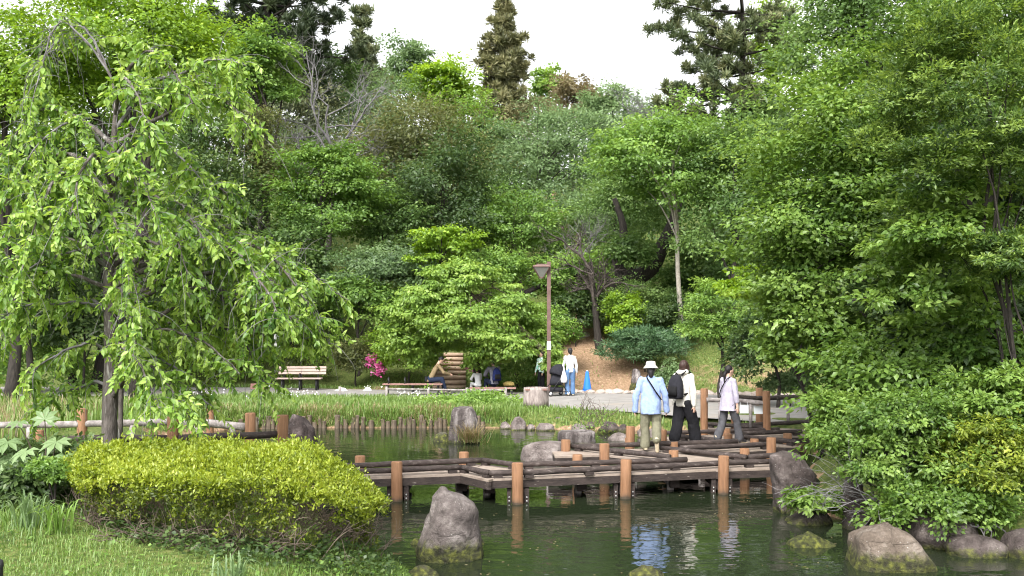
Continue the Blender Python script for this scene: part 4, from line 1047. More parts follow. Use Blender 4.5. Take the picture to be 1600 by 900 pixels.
for sx in (-.25, .25):
    for sy in (-.33, .35):
        wm_ = MB(); an = np.linspace(0, 2 * np.pi, 17)
        wm_.tube([sp(sx, sy + math.cos(t) * .072, .09 + math.sin(t) * .072) for t in an], .019, 7, False); wh = wm_.out('wheel', M['black'], sr, True)
        hb_ = MB(); hb_.tube([sp(sx - .022, sy, .09), sp(sx + .022, sy, .09)], .052, 12); hb_.out('hub', M['white'], wh, True)
V = MB(); c = sp(.27, .16, .0) - (0, .1, 0); V.loft([(c[0], c[1] + .1, c[2] + z, rx, ry) for z, rx, ry in ((.44, .05, .04), (.46, .10, .06), (.56, .115, .07), (.70, .08, .05), (.86, .028, .02), (.98, .012, .012))], 12)
whole('plastic_bag', V.v, V.f, M['white'], 'white plastic bag hanging from the handle of the black stroller', 'bag', (c[0], c[1] + .1, c[2] + .44), None, True)

# blue traffic cone
a = P(917.5, 600, hz(*P(917.5, 600, .9)[:2])); zc = hz(a[0], a[1]); a = np.array(W(917.5, 599, 36.5)); zc = hz(a[0], a[1]) 
co = thing('traffic_cone', 'plain blue traffic cone standing at the foot of the bare dirt slope', 'cone', (a[0], a[1], zc))
mb = MB(); mb.lathe([(.170, .04), (.145, .10), (.055, .68), (.040, .715), (.02, .72)], (a[0], a[1], zc), 20); M['cone'] = cloth('cone_blue', (.03, .17, .62), .92, rough=.5); mb.out('body', M['cone'], co, True)
mb = MB(); mb.lathe([(.245, 0), (.25, .02), (.245, .045), (.16, .055)], (a[0], a[1], zc - .01), 8); mb.out('base', M['cone'], co)
mb = MB(); mb.lathe([(.042, .700), (.034, .735), (.012, .75)], (a[0], a[1], zc), 12); mb.out('tip', M['white'], co, True)

# lamp post
b0 = P(857.5, 616.5, GP); d = b0[1]; x0 = b0[0]; zt = W(857, 409, d)[2]
M['lampb'] = noisemat('lamp_brown', [(.3, (.095, .056, .048)), (.7, (.155, .096, .084))], 5, 5, .6, bump=.1)
lp = thing('street_lamp', 'brown square street lamp post with one side lantern shaped like an inverted pyramid', 'street lamp', (x0, d, .43))
mb = MB(); mb.box((x0, d, (.43 + zt) / 2), (.125, .125, zt - .43)); mb.out('post', M['lampb'], lp)
mb = MB(); mb.box((x0 - .24, d, zt - .10), (.34, .07, .06)); mb.out('arm', M['lampb'], lp)
lx, lz = x0 - .25, zt - .13
mb = MB(); mb.lathe([(.41, -.06), (.415, -.03), (.40, -.01), (.20, .03), (.05, .05)], (lx, d, lz), 4)
V = np.array(mb.v); c, s_ = math.cos(math.pi / 4), math.sin(math.pi / 4); q = V - (lx, d, 0); V[:, 0] = lx + c * q[:, 0] - s_ * q[:, 1]; V[:, 1] = d + s_ * q[:, 0] + c * q[:, 1]
make('cap', V, mb.f, M['lampb'], lp)
gm_ = noisemat('lamp_glass', [(.3, (.17, .17, .155)), (.7, (.26, .26, .24))], 3, 3, .35, bump=0, spec=.5)
cs = [(-1, -1), (1, -1), (1, 1), (-1, 1)]
fo = MB()
for i in range(4):
    p0, p1 = cs[i], cs[(i + 1) % 4]
    T = [np.array((lx + p0[0] * .262, d + p0[1] * .262, lz - .07)), np.array((lx + p1[0] * .262, d + p1[1] * .262, lz - .07))]
    Bm = [np.array((lx + p0[0] * .06, d + p0[1] * .06, lz - .40)), np.array((lx + p1[0] * .06, d + p1[1] * .06, lz - .40))]
    inn = np.array((lx, d, lz - .2)); V = [T[0], T[1], Bm[1], Bm[0]]; V = V + [v + (inn - v) * .05 for v in V]
    make('pane', V, [(0, 3, 2, 1), (4, 5, 6, 7), (0, 1, 5, 4), (1, 2, 6, 5), (2, 3, 7, 6), (3, 0, 4, 7)], gm_, lp)
    fo.tube([T[0], Bm[0]], .016, 5)
fo.lathe([(.09, -.43), (.095, -.395), (.07, -.38)], (lx, d, lz), 8); fo.out('lantern_frame', M['lampb'], lp)
mb = MB(); mb.box((x0, d - .08, W(857, 540, d)[2]), (.13, .008, .28)); mb.out('plate', M['paper'], lp)

# log steps climbing the slope
stp = thing('log_steps', 'flight of log edged garden steps climbing the slope behind the benches', 'steps', (-2.2, 37.6, .42))
for k in range(8):
    yb = 37.5 + .52 * k; z = .44 + .158 * k + .05; px = 702 + k * .6 - (0 if k < 5 else 4); wd = 1.22 - .02 * k
    x = (px - 800) * yb / F
    V, Fs = tube([(x - wd / 2, yb, z), (x, yb, z + .005), (x + wd / 2, yb, z)], .078, 10); make('log', V, Fs, noisemat('step_log', [(.3, (.26, .175, .12)), (.7, (.44, .33, .245))], 6, 6, .8, (.5, 3, 3), .2, 20) if k == 0 else bpy.data.materials['step_log'], stp, True)
    mb = MB(); mb.box((x, yb + .27, z - .10), (wd, .5, .26)); mb.out('tread', M['stepd'] if 'stepd' in M else M.setdefault('stepd', noisemat('step_earth', [(.3, (.16, .11, .07)), (.7, (.28, .20, .14))], 6, 6, .95)), stp)
# white marker stake and cut trunk left of the steps
a = np.array(W(433, 560, 40.5)); mb = MB(); mb.box((a[0], a[1], a[2] + .2), (.22, .10, 1.5)); mb.outw('marker_stake', M['wstone'], 'short square white stake behind the trimmed hedge left of the bench', 'stake', (a[0], a[1], a[2] - .5))
# ---------------------------------------------------------------- vegetation
def crown_arrays(c, r, n_leaf, rg, clumps=60, cr=.28, flat=.55, L=.16, Wd=.09, droop=.25, spray=9, inner=.45, up=.8, cone=0.0, bottom=-.75, new=0.0, fold=.2, six=False, tvar=.16, tbase=.46, ssz=.36):
    """leaves in sprays, sprays in clumps, clumps spread through a lumpy envelope"""
    c = np.array(c, float); r = np.array(r, float)
    D = nrm(rg.normal(size=(clumps * 3, 3))); D = D[D[:, 2] > bottom][:clumps]; clumps = len(D)
    rad = inner + (1 - inner) * rg.random(clumps) ** .6
    rad *= 1 - .16 + .22 * np.sin(D[:, 0] * 4.1 + c[0]) * np.cos(D[:, 2] * 5 + c[1]) * 1.0 + rg.normal(0, .05, clumps)
    CC = D * rad[:, None]
    if cone:
        h = (CC[:, 2] + 1) / 2; k = 1 - cone * np.clip(h, 0, 1); CC[:, :2] *= k[:, None] * 1.25
    csz = cr * r.mean() * rg.uniform(.7, 1.25, clumps)
    CC = c + CC * r
    ns = clumps * spray; ci = np.repeat(np.arange(clumps), spray)
    SO = rg.normal(size=(ns, 3)) * (csz[ci] * .55)[:, None] * (1, 1, flat); SO = np.clip(SO, -1.6 * csz[ci][:, None], 1.6 * csz[ci][:, None])
    SC_ = CC[ci] + SO
    per = max(2, n_leaf // ns); li = np.repeat(np.arange(ns), per); n = len(li)
    ssig = csz[ci][li] * ssz
    LO = rg.normal(size=(n, 3)) * ssig[:, None] * (1, 1, flat * .9)
    Pp = SC_[li] + LO
    out = nrm(LO * (1, 1, .6) + SO[li] * .5)
    Dd = nrm(out + rg.normal(0, .45, (n, 3)) + np.array((0, 0, -droop)))
    Nn = nrm(np.array((0, 0, up)) + nrm(Pp - c) * .65 + rg.normal(0, .42, (n, 3)))
    LL = L * rg.uniform(.65, 1.3, n)
    V, Fs, fi = leaf_arrays(Pp, Dd, Nn, LL, LL * (Wd / L) * rg.uniform(.8, 1.2, n), fold, six)
    ct = tbase + rg.normal(0, tvar, clumps); st = rg.normal(0, .09, ns)
    if new: st = np.where(rg.random(ns) < new, rg.uniform(.30, .55, ns), st)
    tone = np.clip(ct[ci][li] + st[li] + rg.normal(0, .12, n), 0, 1)
    return V, Fs, tone[fi], CC

def join(parts):
    V, Fs, T = [], [], []; o = 0
    for v, f, t in parts:
        V.append(v); Fs.append(f + o); T.append(t); o += len(v)
    return np.concatenate(V), np.concatenate(Fs), np.concatenate(T)

def trunk_mesh(base, top, r0, r1, targets, rg, bend=.15, sides=7, limb_r=.35, fork=.35):
    """one tapered trunk with limbs rising out of it; returns V, faces"""
    mb = MB(); base = np.array(base, float); top = np.array(top, float); H = np.linalg.norm(top - base)
    k = 6; pts = [base + (top - base) * t for t in np.linspace(0, 1, k)]
    pts = np.array(pts); pts[1:-1, :2] += rg.normal(0, bend * H * .12, (k - 2, 2))
    pp = smoothpath(pts, 14); rr = np.linspace(r0, r1, 14); rr[0] *= 1.35; rr[1] *= 1.1
    mb.tube(pp, rr, sides, True, .04)
    for t in targets:
        q = np.array(t, float); u = rg.uniform(fork, .95) if bend > .05 else rg.uniform(.55, .95); i = int(u * 13); s = pp[i]
        m1 = s + (q - s) * .45 + np.array((0, 0, .12 * np.linalg.norm(q - s))) + rg.normal(0, .05, 3) * np.linalg.norm(q - s)
        lp = smoothpath([s, m1, q], 8); mb.tube(lp, np.linspace(rr[i] * limb_r * 1.6, rr[i] * .12, 8), 5, False)
    return mb.v, mb.f

NT = [0]
def tree(name, label, px, py, rx, ry, d, mat, n, trunk_px=None, bark='barkd', cat='tree', group=None, ndepth=.8, limbs=9, tr=.018, seed=None, base_z=None, extra=None, straight=False, **kw):
    n = int(n * .72); kw = dict(kw); kw['L'] = kw.get('L', .16) * 1.06; kw['Wd'] = kw.get('Wd', .09) * 1.08; NT[0] += 1; rg = np.random.default_rng(seed if seed is not None else 100 + NT[0])
    c = W(px, py, d); r = np.array((rx * d / F, rx * d / F * ndepth, ry * d / F)) * 1.13
    tp = trunk_px if trunk_px is not None else px
    bx = (tp - 800) * d / F; bz = hz(bx, d) if base_z is None else base_z
    t = thing(name, label, cat, (bx, d, bz), group)
    V, Fs, tone, CC = crown_arrays(c, r, n, rg, **kw)
    if limbs:
        top = np.array((c[0] + (bx - c[0]) * .2, d, c[2] + r[2] * .35)); H = max(top[2] - bz, .5)
        tg = CC[rg.permutation(len(CC))[:limbs]]
        if straight: top[0] = bx - .012 * d
        v, f = trunk_mesh((bx, d, bz - .15), top, max(.02, tr * H), max(.008, tr * H * .3), tg, rg, bend=.03 if straight else .15)
        make('trunk', v, f, M[bark], t, smooth=True)
    make('crown' if cat == 'tree' else 'foliage', V, Fs, M[mat], t, tone=tone)
    return t, CC

def flowers(t, pts, n, sz, mat='pink', name='blossom'):
    rg = np.random.default_rng(len(pts) * 7 + 1); pts = np.asarray(pts, float)
    n = int(n * .55); i = rg.integers(0, len(pts), n); C = pts[i] + rg.normal(0, .09, (n, 3))
    V, Fs, fi = leaf_arrays(C, nrm(rg.normal(0, 1, (n, 3)) + (0, -.5, .4)), nrm(rg.normal(0, .6, (n, 3)) + (0, -.8, .6)), sz, sz * .9, .1)
    make(name, V, Fs, M[mat], t, tone=np.clip(rg.normal(.5, .25, len(Fs)), 0, 1))

def pine_arrays(c, r, tiers, n, rg, tip=0.0, gap=.25, L=.34, Wd=.035, out_from=.35, lean=0.0):
    """whorled branches with upturned needle tufts; r=(rx, rz)"""
    c = np.array(c, float); B = []; Tf = []
    z0, z1 = c[2] - r[1], c[2] + r[1]
    for k in range(tiers):
        u = (k + .5) / tiers; z = z0 + (z1 - z0) * u
        wr = r[0] * (1 - tip * u ** 1.3) * rg.uniform(.6, 1.2)
        nb = max(4, int(7 * (1 - .4 * u)))
        a0 = rg.uniform(0, 6.28)
        for j in range(nb):
            if rg.random() < gap: continue
            a = a0 + j * 6.283 / nb + rg.normal(0, .2); Lb = wr * rg.uniform(.6, 1.1)
            e = np.array((math.cos(a) * Lb, math.sin(a) * Lb, rg.uniform(-.02, .22) * Lb)); s = np.array((c[0] + lean * (u - .5), c[1], z + rg.normal(0, .1)))
            B.append((s, s + e))
            for q in range(int(9 * Lb / r[0]) + 2):
                t = rg.uniform(out_from, 1.03); w_ = Lb * .22 * (1.15 - t * .6)
                Tf.append(s + e * t + rg.normal(0, 1, 3) * (w_, w_, w_ * .35) + (0, 0, .1))
    Tf = np.array(Tf); per = max(6, n // len(Tf)); i = np.repeat(np.arange(len(Tf)), per); m = len(i)
    D = nrm(rg.normal(0, .75, (m, 3)) + (0, 0, .75)); C = Tf[i] + rg.normal(0, .12, (m, 3)) * L * 1.3
    V, Fs, fi = leaf_arrays(C, D, nrm(rg.normal(0, 1, (m, 3))), L * rg.uniform(.6, 1.2, m), Wd, .1)
    tt = np.clip(.45 + rg.normal(0, .17, len(Tf)), 0, 1)
    return V, Fs, np.clip(tt[i] + rg.normal(0, .12, m), 0, 1)[fi], B

def pine(name, label, px, py, rx, ry, d, mat, n, trunk_px=None, tiers=9, seed=1, rtr=.2, tip=.55, bark='barkd', **kw):
    rg = np.random.default_rng(seed); tp = px if trunk_px is None else trunk_px
    c = W(tp, py, d); bz = hz(c[0], d); t = thing(name, label, 'tree', (c[0], d, bz))
    cc = c.copy(); cc[0] += 0
    V, Fs, tone, B = pine_arrays(c, (rx * d / F, ry * d / F), tiers, n, rg, tip, **kw)
    V[:, 0] += (px - tp) * d / F
    mb = MB(); top = c[2] + ry * d / F
    pts = [np.array((c[0] + rg.normal(0, .08), d, z)) for z in np.linspace(bz - .2, top, 9)]
    mb.tube(smoothpath(pts, 20), np.linspace(rtr, rtr * .2, 20), 8, True, .06)
    for s, e in B:
        s = s.copy(); e = e + ((px - tp) * d / F, 0, 0); mb.tube(smoothpath([s, s + (e - s) * .5 + (0, 0, -.04 * np.linalg.norm(e - s)), e], 5), np.linspace(rtr * .28, .012, 5), 4, False)
    make('trunk', mb.v, mb.f, M[bark], t, smooth=True)
    make('crown', V, Fs, M[mat], t, tone=tone)
    return t

def branching(mb, s, d, L, r, depth, rg, spread=.55, grav=0.0, n=3, sides=5):
    k = 5; pts = [s]; d = nrm(d); p = np.array(s, float)
    for i in range(k):
        d = nrm(d + rg.normal(0, .16, 3) + np.array((0, 0, grav))); p = p + d * L / k; pts.append(p)
    mb.tube(np.array(pts), np.linspace(r, r * .55, k + 1), sides if r > .02 else 3, False)
    if depth <= 0: return
    for j in range(n):
        t = rg.integers(2, k + 1); nd = nrm(d + rg.normal(0, spread, 3)); branching(mb, pts[t], nd, L * rg.uniform(.55, .8), r * .55, depth - 1, rg, spread, grav, n, sides)

# ---- far wood on the hill top, one mass
rg = np.random.default_rng(5)
parts = []
for k in range(46):
    x = -62 + k * 2.75 + rg.normal(0, 1); y = 92 + rg.uniform(-4, 8); h = rg.uniform(4.0, 6.2) + (3.5 if abs(x) > 18 else 0); z = hz(x, y)
    V, Fs, T, _ = crown_arrays((x, y, z + h * .5), (3.0, 2.6, h * .55), 520, rg, clumps=22, L=.7, Wd=.44, cr=.36, bottom=-1, tbase=rg.uniform(.3, .65)); parts.append((V, Fs, T))
V, Fs, T = join(parts); fw = make('far_wood', V, Fs, M['mid'], tone=T); tag(fw, 'continuous mass of green woodland along the top of the hill', kind='stuff')
# ---- undergrowth covering the hill
n = 38000; x = rg.uniform(-38, 38, n); y = 40.5 + 46 * rg.random(n) ** 1.3; keep = ~((np.abs(x - np.interp(y, [40, 44, 60], [3.0, 2.95, 3.4])) < 1.1) & (y < 47)) & ~((np.abs(x + 2.2) < .9) & (y < 42.5)) & (y > hillstart(x) + 3.5)
x, y = x[keep], y[keep]; n = len(x)
lump = .55 + .45 * np.sin(x * 1.7 + 2 * np.sin(y * .9)) * np.cos(y * 1.3 + x * .3)
C = np.stack((x, y, height(x, y) + rg.random(n) ** .7 * 1.9 * np.clip(lump, .25, 1)), 1)
V, Fs, fi = leaf_arrays(C, nrm(rg.normal(0, 1, (n, 3)) + (0, -.2, .1)), nrm(rg.normal(0, .45, (n, 3)) + (0, -.3, .8)), .26 * rg.uniform(.6, 1.3, n), .15, .2)
T = np.clip(.4 + .25 * np.sin(x * .8) * np.sin(y * .7) + rg.normal(0, .15, n), 0, 1)[fi]
ug = make('undergrowth', V, Fs, M['mid'], tone=T); tag(ug, 'low leafy undergrowth covering the wooded hill', kind='stuff')

# ---- trees on the hill, far to near
pine('conifer', 'tall narrow brownish conifer standing alone against the white sky', 787, 100, 64, 102, 74, 'pineb', 34000, tiers=17, seed=41, rtr=.22, tip=.78, gap=.10, L=.50, Wd=.085, out_from=.15)
pine('conifer', 'small brownish conifer on the skyline behind the grey bare branches', 566, 85, 36, 70, 70, 'pine', 12000, tiers=9, seed=42, rtr=.16, tip=.6, gap=.2, L=.48, Wd=.08, out_from=.2)
tree('tree', 'small blue green tree on the skyline between small conifer and lime tree', 640, 112, 42, 54, 78, 'pale', 9000, clumps=40, L=.24, Wd=.14)
tree('tree', 'lime green tree on the skyline left of the narrow conifer', 704, 142, 50, 54, 71, 'lime', 11000, clumps=44, L=.26, Wd=.15, flat=.4)
tree('tree', 'light green small pointed tree on the skyline just right of the narrow conifer', 857, 138, 30, 38, 80, 'bright', 6000, clumps=30, L=.24, Wd=.14, tbase=.65)
tree('tree', 'rust tinted round tree crown on the skyline', 893, 158, 52, 40, 76, 'rust', 8000, clumps=40, L=.24, Wd=.14)
tree('tree', 'pale green feathery tree right of the rust tinted crown', 957, 180, 56, 46, 71, 'pale', 10000, clumps=46, L=.22, Wd=.11, tbase=.6)
tree('tree', 'pale sparse tree with thin top twigs left of the tall right pine', 1030, 205, 60, 50, 66, 'pale', 9000, clumps=46, L=.20, Wd=.11)
pine('pine_tree', 'big dark pine at the top left reaching above the frame', 415, 18, 142, 155, 60, 'pined', 54000, tiers=14, seed=43, rtr=.4, tip=.3, gap=.0, L=.5, Wd=.085, out_from=.12)
pine('pine_tree', 'tall open pine with dark trunk on the right of the skyline', 1126, 100, 98, 165, 48, 'pine', 44000, trunk_px=1160, tiers=10, seed=44, rtr=.27, tip=.15, gap=.10, L=.38, Wd=.055, out_from=.25)
tree('tree', 'yellow green airy tree top right of the tall open pine', 1210, 72, 48, 78, 52, 'lime', 12000, clumps=46, L=.17, Wd=.09)
tree('tree', 'pale grey green spreading tree in the middle of the hill', 872, 262, 125, 112, 57, 'pale', 26000, clumps=95, L=.19, Wd=.085, flat=.35, cr=.22, trunk_px=800, limbs=16)
tree('tree', 'grey green tree below the rust tinted crown', 770, 250, 60, 70, 62, 'pale', 10000, clumps=50, L=.2, Wd=.1, tbase=.38)
tree('tree', 'broad evergreen with olive brown new leaves left of the hill centre', 650, 238, 118, 100, 54, 'olive', 26000, clumps=90, L=.19, Wd=.09)
tree('tree', 'bright green young maple in front of the big dark pine', 407, 112, 64, 78, 50, 'bright', 14000, clumps=52, L=.18, Wd=.11, flat=.35)
tree('tree', 'olive brown evergreen below the bright young maple', 392, 255, 66, 95, 47, 'olive', 15000, clumps=60, L=.15, Wd=.08)
tree('tree', 'dense dark evergreen in the middle of the slope', 690, 312, 88, 100, 49, 'dark', 20000, clumps=75, L=.17, Wd=.09)
tree('tree', 'fresh green maple with layered branches left of the dark evergreen', 512, 302, 92, 88, 45, 'bright', 22000, clumps=70, L=.15, Wd=.095, flat=.3, tbase=.36, trunk_px=490, limbs=12)
tree('tree', 'green leafy tree on the slope above the street lamp', 815, 352, 78, 62, 49, 'bright', 13000, clumps=60, L=.15, Wd=.085, flat=.4, tbase=.38)
tree('tree', 'low green tree on the slope between bare cherry and spreading maple', 960, 345, 80, 60, 50, 'mid', 11000, clumps=60, L=.15, Wd=.085, tbase=.55)
tree('maple_tree', 'bright green maple on a slender pale trunk', 1030, 252, 112, 98, 40.0, 'bright', 27000, clumps=85, L=.14, Wd=.09, flat=.28, trunk_px=1068, bark='barkp', limbs=14, tr=.0145, straight=True)
tree('tree', 'shaded green tree between slender maple and the right tree mass', 1150, 300, 80, 130, 38, 'mid', 20000, clumps=75, L=.14, Wd=.08)
tree('tree', 'dark green tree behind the top of the weeping cherry', 330, 340, 95, 120, 44, 'dark', 17000, clumps=70, L=.17, Wd=.09, tbase=.6)
tree('tree', 'dark tree in shade at the left edge behind the weeping cherry', 50, 350, 130, 170, 33, 'dark', 20000, clumps=80, L=.15, Wd=.08)
tree('tree', 'dark leafy tree behind the lower right of the weeping cherry', 240, 470, 130, 80, 42, 'dark', 15000, clumps=60, L=.16, Wd=.09)
tree('tree', 'dark low tree above the trimmed hedge behind the bench', 450, 470, 90, 55, 43, 'dark', 12000, clumps=50, L=.16, Wd=.09, trunk_px=502)
tree('tree', 'yellow green broad tree filling the upper left corner', 215, 75, 155, 110, 31, 'lime', 40000, clumps=120, L=.12, Wd=.07, flat=.35, tbase=.4, limbs=14, cr=.24)
tree('tree', 'yellow green tree at the left edge beside the broad upper left tree', 15, 140, 115, 150, 30, 'lime', 26000, clumps=90, L=.12, Wd=.07, flat=.35, tbase=.36, cr=.24)
tree('tree', 'dark pine like crown just below the big dark pine', 470, 185, 60, 70, 58, 'pine', 11000, clumps=45, L=.3, Wd=.06)
tree('tree', 'grey green layered tree over the dark trunk behind the bench', 595, 420, 90, 42, 42, 'pale', 12000, clumps=50, L=.14, Wd=.075, flat=.25, tbase=.35)
tree('tree', 'arching lime green maple above the weeping tree in the middle', 690, 385, 52, 34, 41, 'lime', 8000, clumps=30, L=.13, Wd=.08, flat=.3)
tree('tree', 'olive green low crown behind the street lamp head', 770, 415, 60, 32, 42, 'bright', 7000, clumps=36, L=.13, Wd=.08, tbase=.5)


# more of the mixed wood on the slope
for i, (px, py, rx, ry, d, mt, n, tb, lab) in enumerate([
    (600, 345, 58, 60, 47, 'mid', 9000, .5, 'green tree between the layered maple and the dark evergreen'),
    (455, 395, 66, 55, 43.5, 'mid', 9000, .42, 'green tree below the layered maple, right of the weeping cherry'),
    (560, 468, 75, 36, 40.8, 'bright', 8000, .4, 'low bright tree just left of the middle weeping tree'),
    (890, 435, 55, 46, 43, 'bright', 8000, .5, 'bright leafy tree right of the street lamp head'),
    (900, 488, 42, 42, 42, 'dark', 7000, .5, 'dark low tree at the top left of the dirt slope'),
    (755, 335, 62, 62, 52, 'mid', 9000, .5, 'mid green tree right of the dark evergreen'),
    (890, 345, 75, 62, 52.5, 'pale', 9000, .45, 'pale green tree above the half bare cherry'),
    (1105, 400, 62, 62, 44, 'mid', 9000, .5, 'green tree right of the slender pale trunk'),
    (1195, 205, 58, 75, 47, 'mid', 12000, .58, 'green tree below the yellow green airy tree at the upper right'),
    (300, 205, 95, 85, 46, 'mid', 12000, .5, 'green tree behind the right shoulder of the weeping cherry'),
    (110, 265, 135, 90, 36, 'mid', 13000, .4, 'green tree behind the middle of the weeping cherry'),
    (470, 265, 66, 70, 55, 'mid', 9000, .45, 'green tree behind the leafless grey tree on the left slope'),
    (585, 190, 62, 66, 61, 'pale', 9000, .38, 'grey green tree behind the leafless grey tree below the small conifer'),
    (725, 215, 56, 66, 62, 'bright', 9000, .45, 'bright green tree below the narrow conifer'),
    (800, 205, 60, 50, 66, 'pineb', 9000, .4, 'brownish low conifer crown at the foot of the narrow conifer'),
    (1085, 440, 56, 44, 46, 'mid', 8000, .42, 'green low tree around the foot of the slender pale trunk'),
    (940, 420, 60, 40, 47, 'bright', 8000, .42, 'green low tree in front of the old leaning trunk'),
    (340, 440, 80, 60, 41.5, 'mid', 9000, .35, 'shaded green tree behind the lower branches of the weeping cherry'),
    (640, 415, 50, 50, 43.5, 'dark', 8000, .55, 'dark low tree under the arching lime maple'),
    (150, 150, 160, 75, 36, 'lime', 14000, .3, 'yellow green tree behind the top of the weeping cherry'),
    (985, 395, 38, 26, 42.5, 'mid', 4000, .5, 'leafy green branches hanging over the old leaning trunk'),
    (545, 178, 66, 48, 68, 'pale', 9000, .4, 'grey green tree on the skyline left of the small blue green tree'),
    (905, 215, 60, 50, 62.5, 'pale', 8000, .5, 'pale green tree low on the skyline behind the spreading grey green tree'),
    (615, 165, 56, 50, 64.5, 'mid', 8000, .45, 'green tree on the skyline below the blue green tree'),
    (130, 500, 110, 60, 35, 'dark', 10000, .5, 'dark shrubby tree behind the trunk of the weeping cherry')]):
    tree('tree', lab, px, py, rx, ry, d, mt, n, clumps=50, L=.155, Wd=.09, flat=.45, tbase=tb)

# bare grey tree on the upper left of the hill
tree('tree', 'dark green tree under the big dark pine at the upper left', 405, 125, 120, 62, 64, 'dark', 14000, clumps=60, L=.22, Wd=.13, tbase=.5)
tree('tree', 'dark green tree between big dark pine and small conifer', 505, 130, 62, 58, 66, 'mid', 9000, clumps=44, L=.22, Wd=.13, tbase=.36)
def bare(name, label, px, py_base, py_top, d, r, seed, spreadpx, mat='twig', depth=4, n=3, lean=0.0, spread=.5, branches=6, fork=.25, grav=.02, bl=1.0):
    rg = np.random.default_rng(seed); b0 = W(px, py_base, d); b0[2] = min(b0[2], hz(b0[0], d) + .1); t = thing(name, label, 'tree', (b0[0], d, hz(b0[0], d)))
    H = W(px, py_top, d)[2] - b0[2]; mb = MB()
    pts = smoothpath([b0 - (0, 0, .3), b0 + (lean * .3 * H, 0, .3 * H), b0 + (lean * H * .6, 0, .62 * H)], 10)
    mb.tube(pts, np.linspace(r * 1.1, r * .6, 10), 8, False, .05)
    make('trunk', mb.v, mb.f, M['barkd' if mat in ('twigd', 'twigk') else 'bark'], t, smooth=True)
    for k in range(branches):
        m2 = MB(); s = pts[int(9 * rg.uniform(fork, 1))]; a = rg.uniform(-1, 1)
        branching(m2, s, nrm(np.array((a * spreadpx, rg.normal(0, .4), 1.0))), H * rg.uniform(.35, .55) * bl, r * .5, depth, rg, spread, grav, n)
        make('branch', m2.v, m2.f, M[mat], t, smooth=True)
    return t, pts
bare('bare_tree', 'leafless grey tree with spreading bare branches on the upper slope left of centre', 505, 215, 70, 50.5, .15, 51, 1.0, branches=5, bl=.55, lean=.10, fork=.55)
bare('bare_tree', 'leafless grey twiggy tree beside the dark pine on the upper left slope', 470, 215, 105, 50, .09, 52, .6, branches=6, bl=.5, fork=.5)
bare('bare_tree', 'thin leafless tree top against the sky left of the tall right pine', 1008, 240, 112, 63, .12, 53, .9, branches=8, bl=.5, fork=.6)
bt, pts = bare('cherry_tree', 'small half bare cherry with forked trunk and grey twigs beside the dirt slope', 937, 527, 330, 41.2, .15, 54, .8, mat='twigk', branches=6, lean=-.12, fork=.35, bl=.52)
bare('bare_tree', 'thin grey twiggy branches of a sparse tree on the slope above the bare cherry', 905, 420, 310, 44, .06, 55, .5, branches=5, bl=.6, mat='twig')
# old leaning dark trunk
rg = np.random.default_rng(60); d = 44.0
t = thing('old_tree', 'massive old dark tree trunk leaning right on the slope behind the bare cherry', 'tree', tuple(np.append(W(985, 450, d)[:2], hz(W(985, 450, d)[0], d))))
mb = MB(); mb.tube(smoothpath([W(940, 470, d), W(975, 440, d), W(1010, 425, d), W(1030, 395, d), W(1050, 350, d), W(1066, 300, d)], 18), np.linspace(.48, .16, 18), 10, True, .1)
mb.tube(smoothpath([W(975, 440, d), W(965, 400, d), W(975, 360, d), W(960, 310, d)], 12), np.linspace(.32, .1, 12), 8, True, .08)
mb.tube(smoothpath([W(965, 450, d), W(915, 425, d), W(860, 440, d - 1), W(820, 458, d - 2)], 12), np.linspace(.26, .09, 12), 7, True, .05)
make('trunk', mb.v, mb.f, M['barkd'], t, smooth=True)
V, Fs, T, _ = crown_arrays(W(1000, 320, d + 1.5), (3.0, 1.6, 2.2), 9000, rg, clumps=46, L=.15, Wd=.085, tbase=.5); make('crown', V, Fs, M['mid'], t, tone=T)

# ---- shrubs on the slope
sh = dict(cat='shrub', limbs=5, inner=.72, tr=.03, bottom=-.5)
tree('shrub', 'large clipped round green shrub right of the dirt slope', 1003, 488, 66, 46, 42, 'mid', 17000, clumps=90, L=.09, Wd=.055, cr=.2, tbase=.62, **sh)
tree('shrub', 'light green leafy shrub growing in front of the clipped round shrub', 978, 492, 30, 38, 40.6, 'lime', 5000, clumps=24, L=.12, Wd=.08, **sh)
tree('shrub', 'spreading dark blue green juniper at the right edge of the dirt slope', 1008, 543, 62, 32, 38.4, 'juniper', 15000, clumps=60, L=.16, Wd=.03, flat=.35, up=.4, droop=-.3, **sh)
tree('shrub', 'dark round shrub behind the juniper', 1052, 505, 44, 42, 40.2, 'dark', 9000, clumps=40, L=.11, Wd=.06, **sh)
tt, CC = tree('azalea_shrub', 'bright azalea shrub right of the lamp post with faint pink blossom', 862, 520, 40, 34, 38.9, 'bright', 11000, clumps=46, L=.09, Wd=.055, tbase=.55, **sh); flowers(tt, CC[CC[:, 1] < 38.9], 60, .09)
tt, CC = tree('azalea_shrub', 'green azalea shrub with dark base behind the sitting people', 808, 572, 62, 40, 37.6, 'bright', 14000, clumps=60, L=.09, Wd=.055, tbase=.5, **sh); flowers(tt, [W(752, 556, 36.6), W(735, 572, 36.8), W(778, 564, 36.6)], 150, .10)
tt, CC = tree('azalea_shrub', 'yellow green azalea shrub left of the log steps', 638, 552, 52, 44, 38.2, 'lime', 14000, clumps=60, L=.10, Wd=.06, tbase=.42, **sh); flowers(tt, CC[CC[:, 1] < 38.0][:4], 40, .09)
tt, CC = tree('azalea_shrub', 'olive green azalea shrub with a patch of pink blossom on its right side', 556, 560, 34, 38, 38.8, 'olive', 9000, clumps=40, L=.09, Wd=.05, **sh); flowers(tt, [W(582, 562, 37.9), W(592, 573, 37.8), W(590, 582, 37.8), W(577, 566, 37.9), W(597, 578, 37.9)], 420, .10)
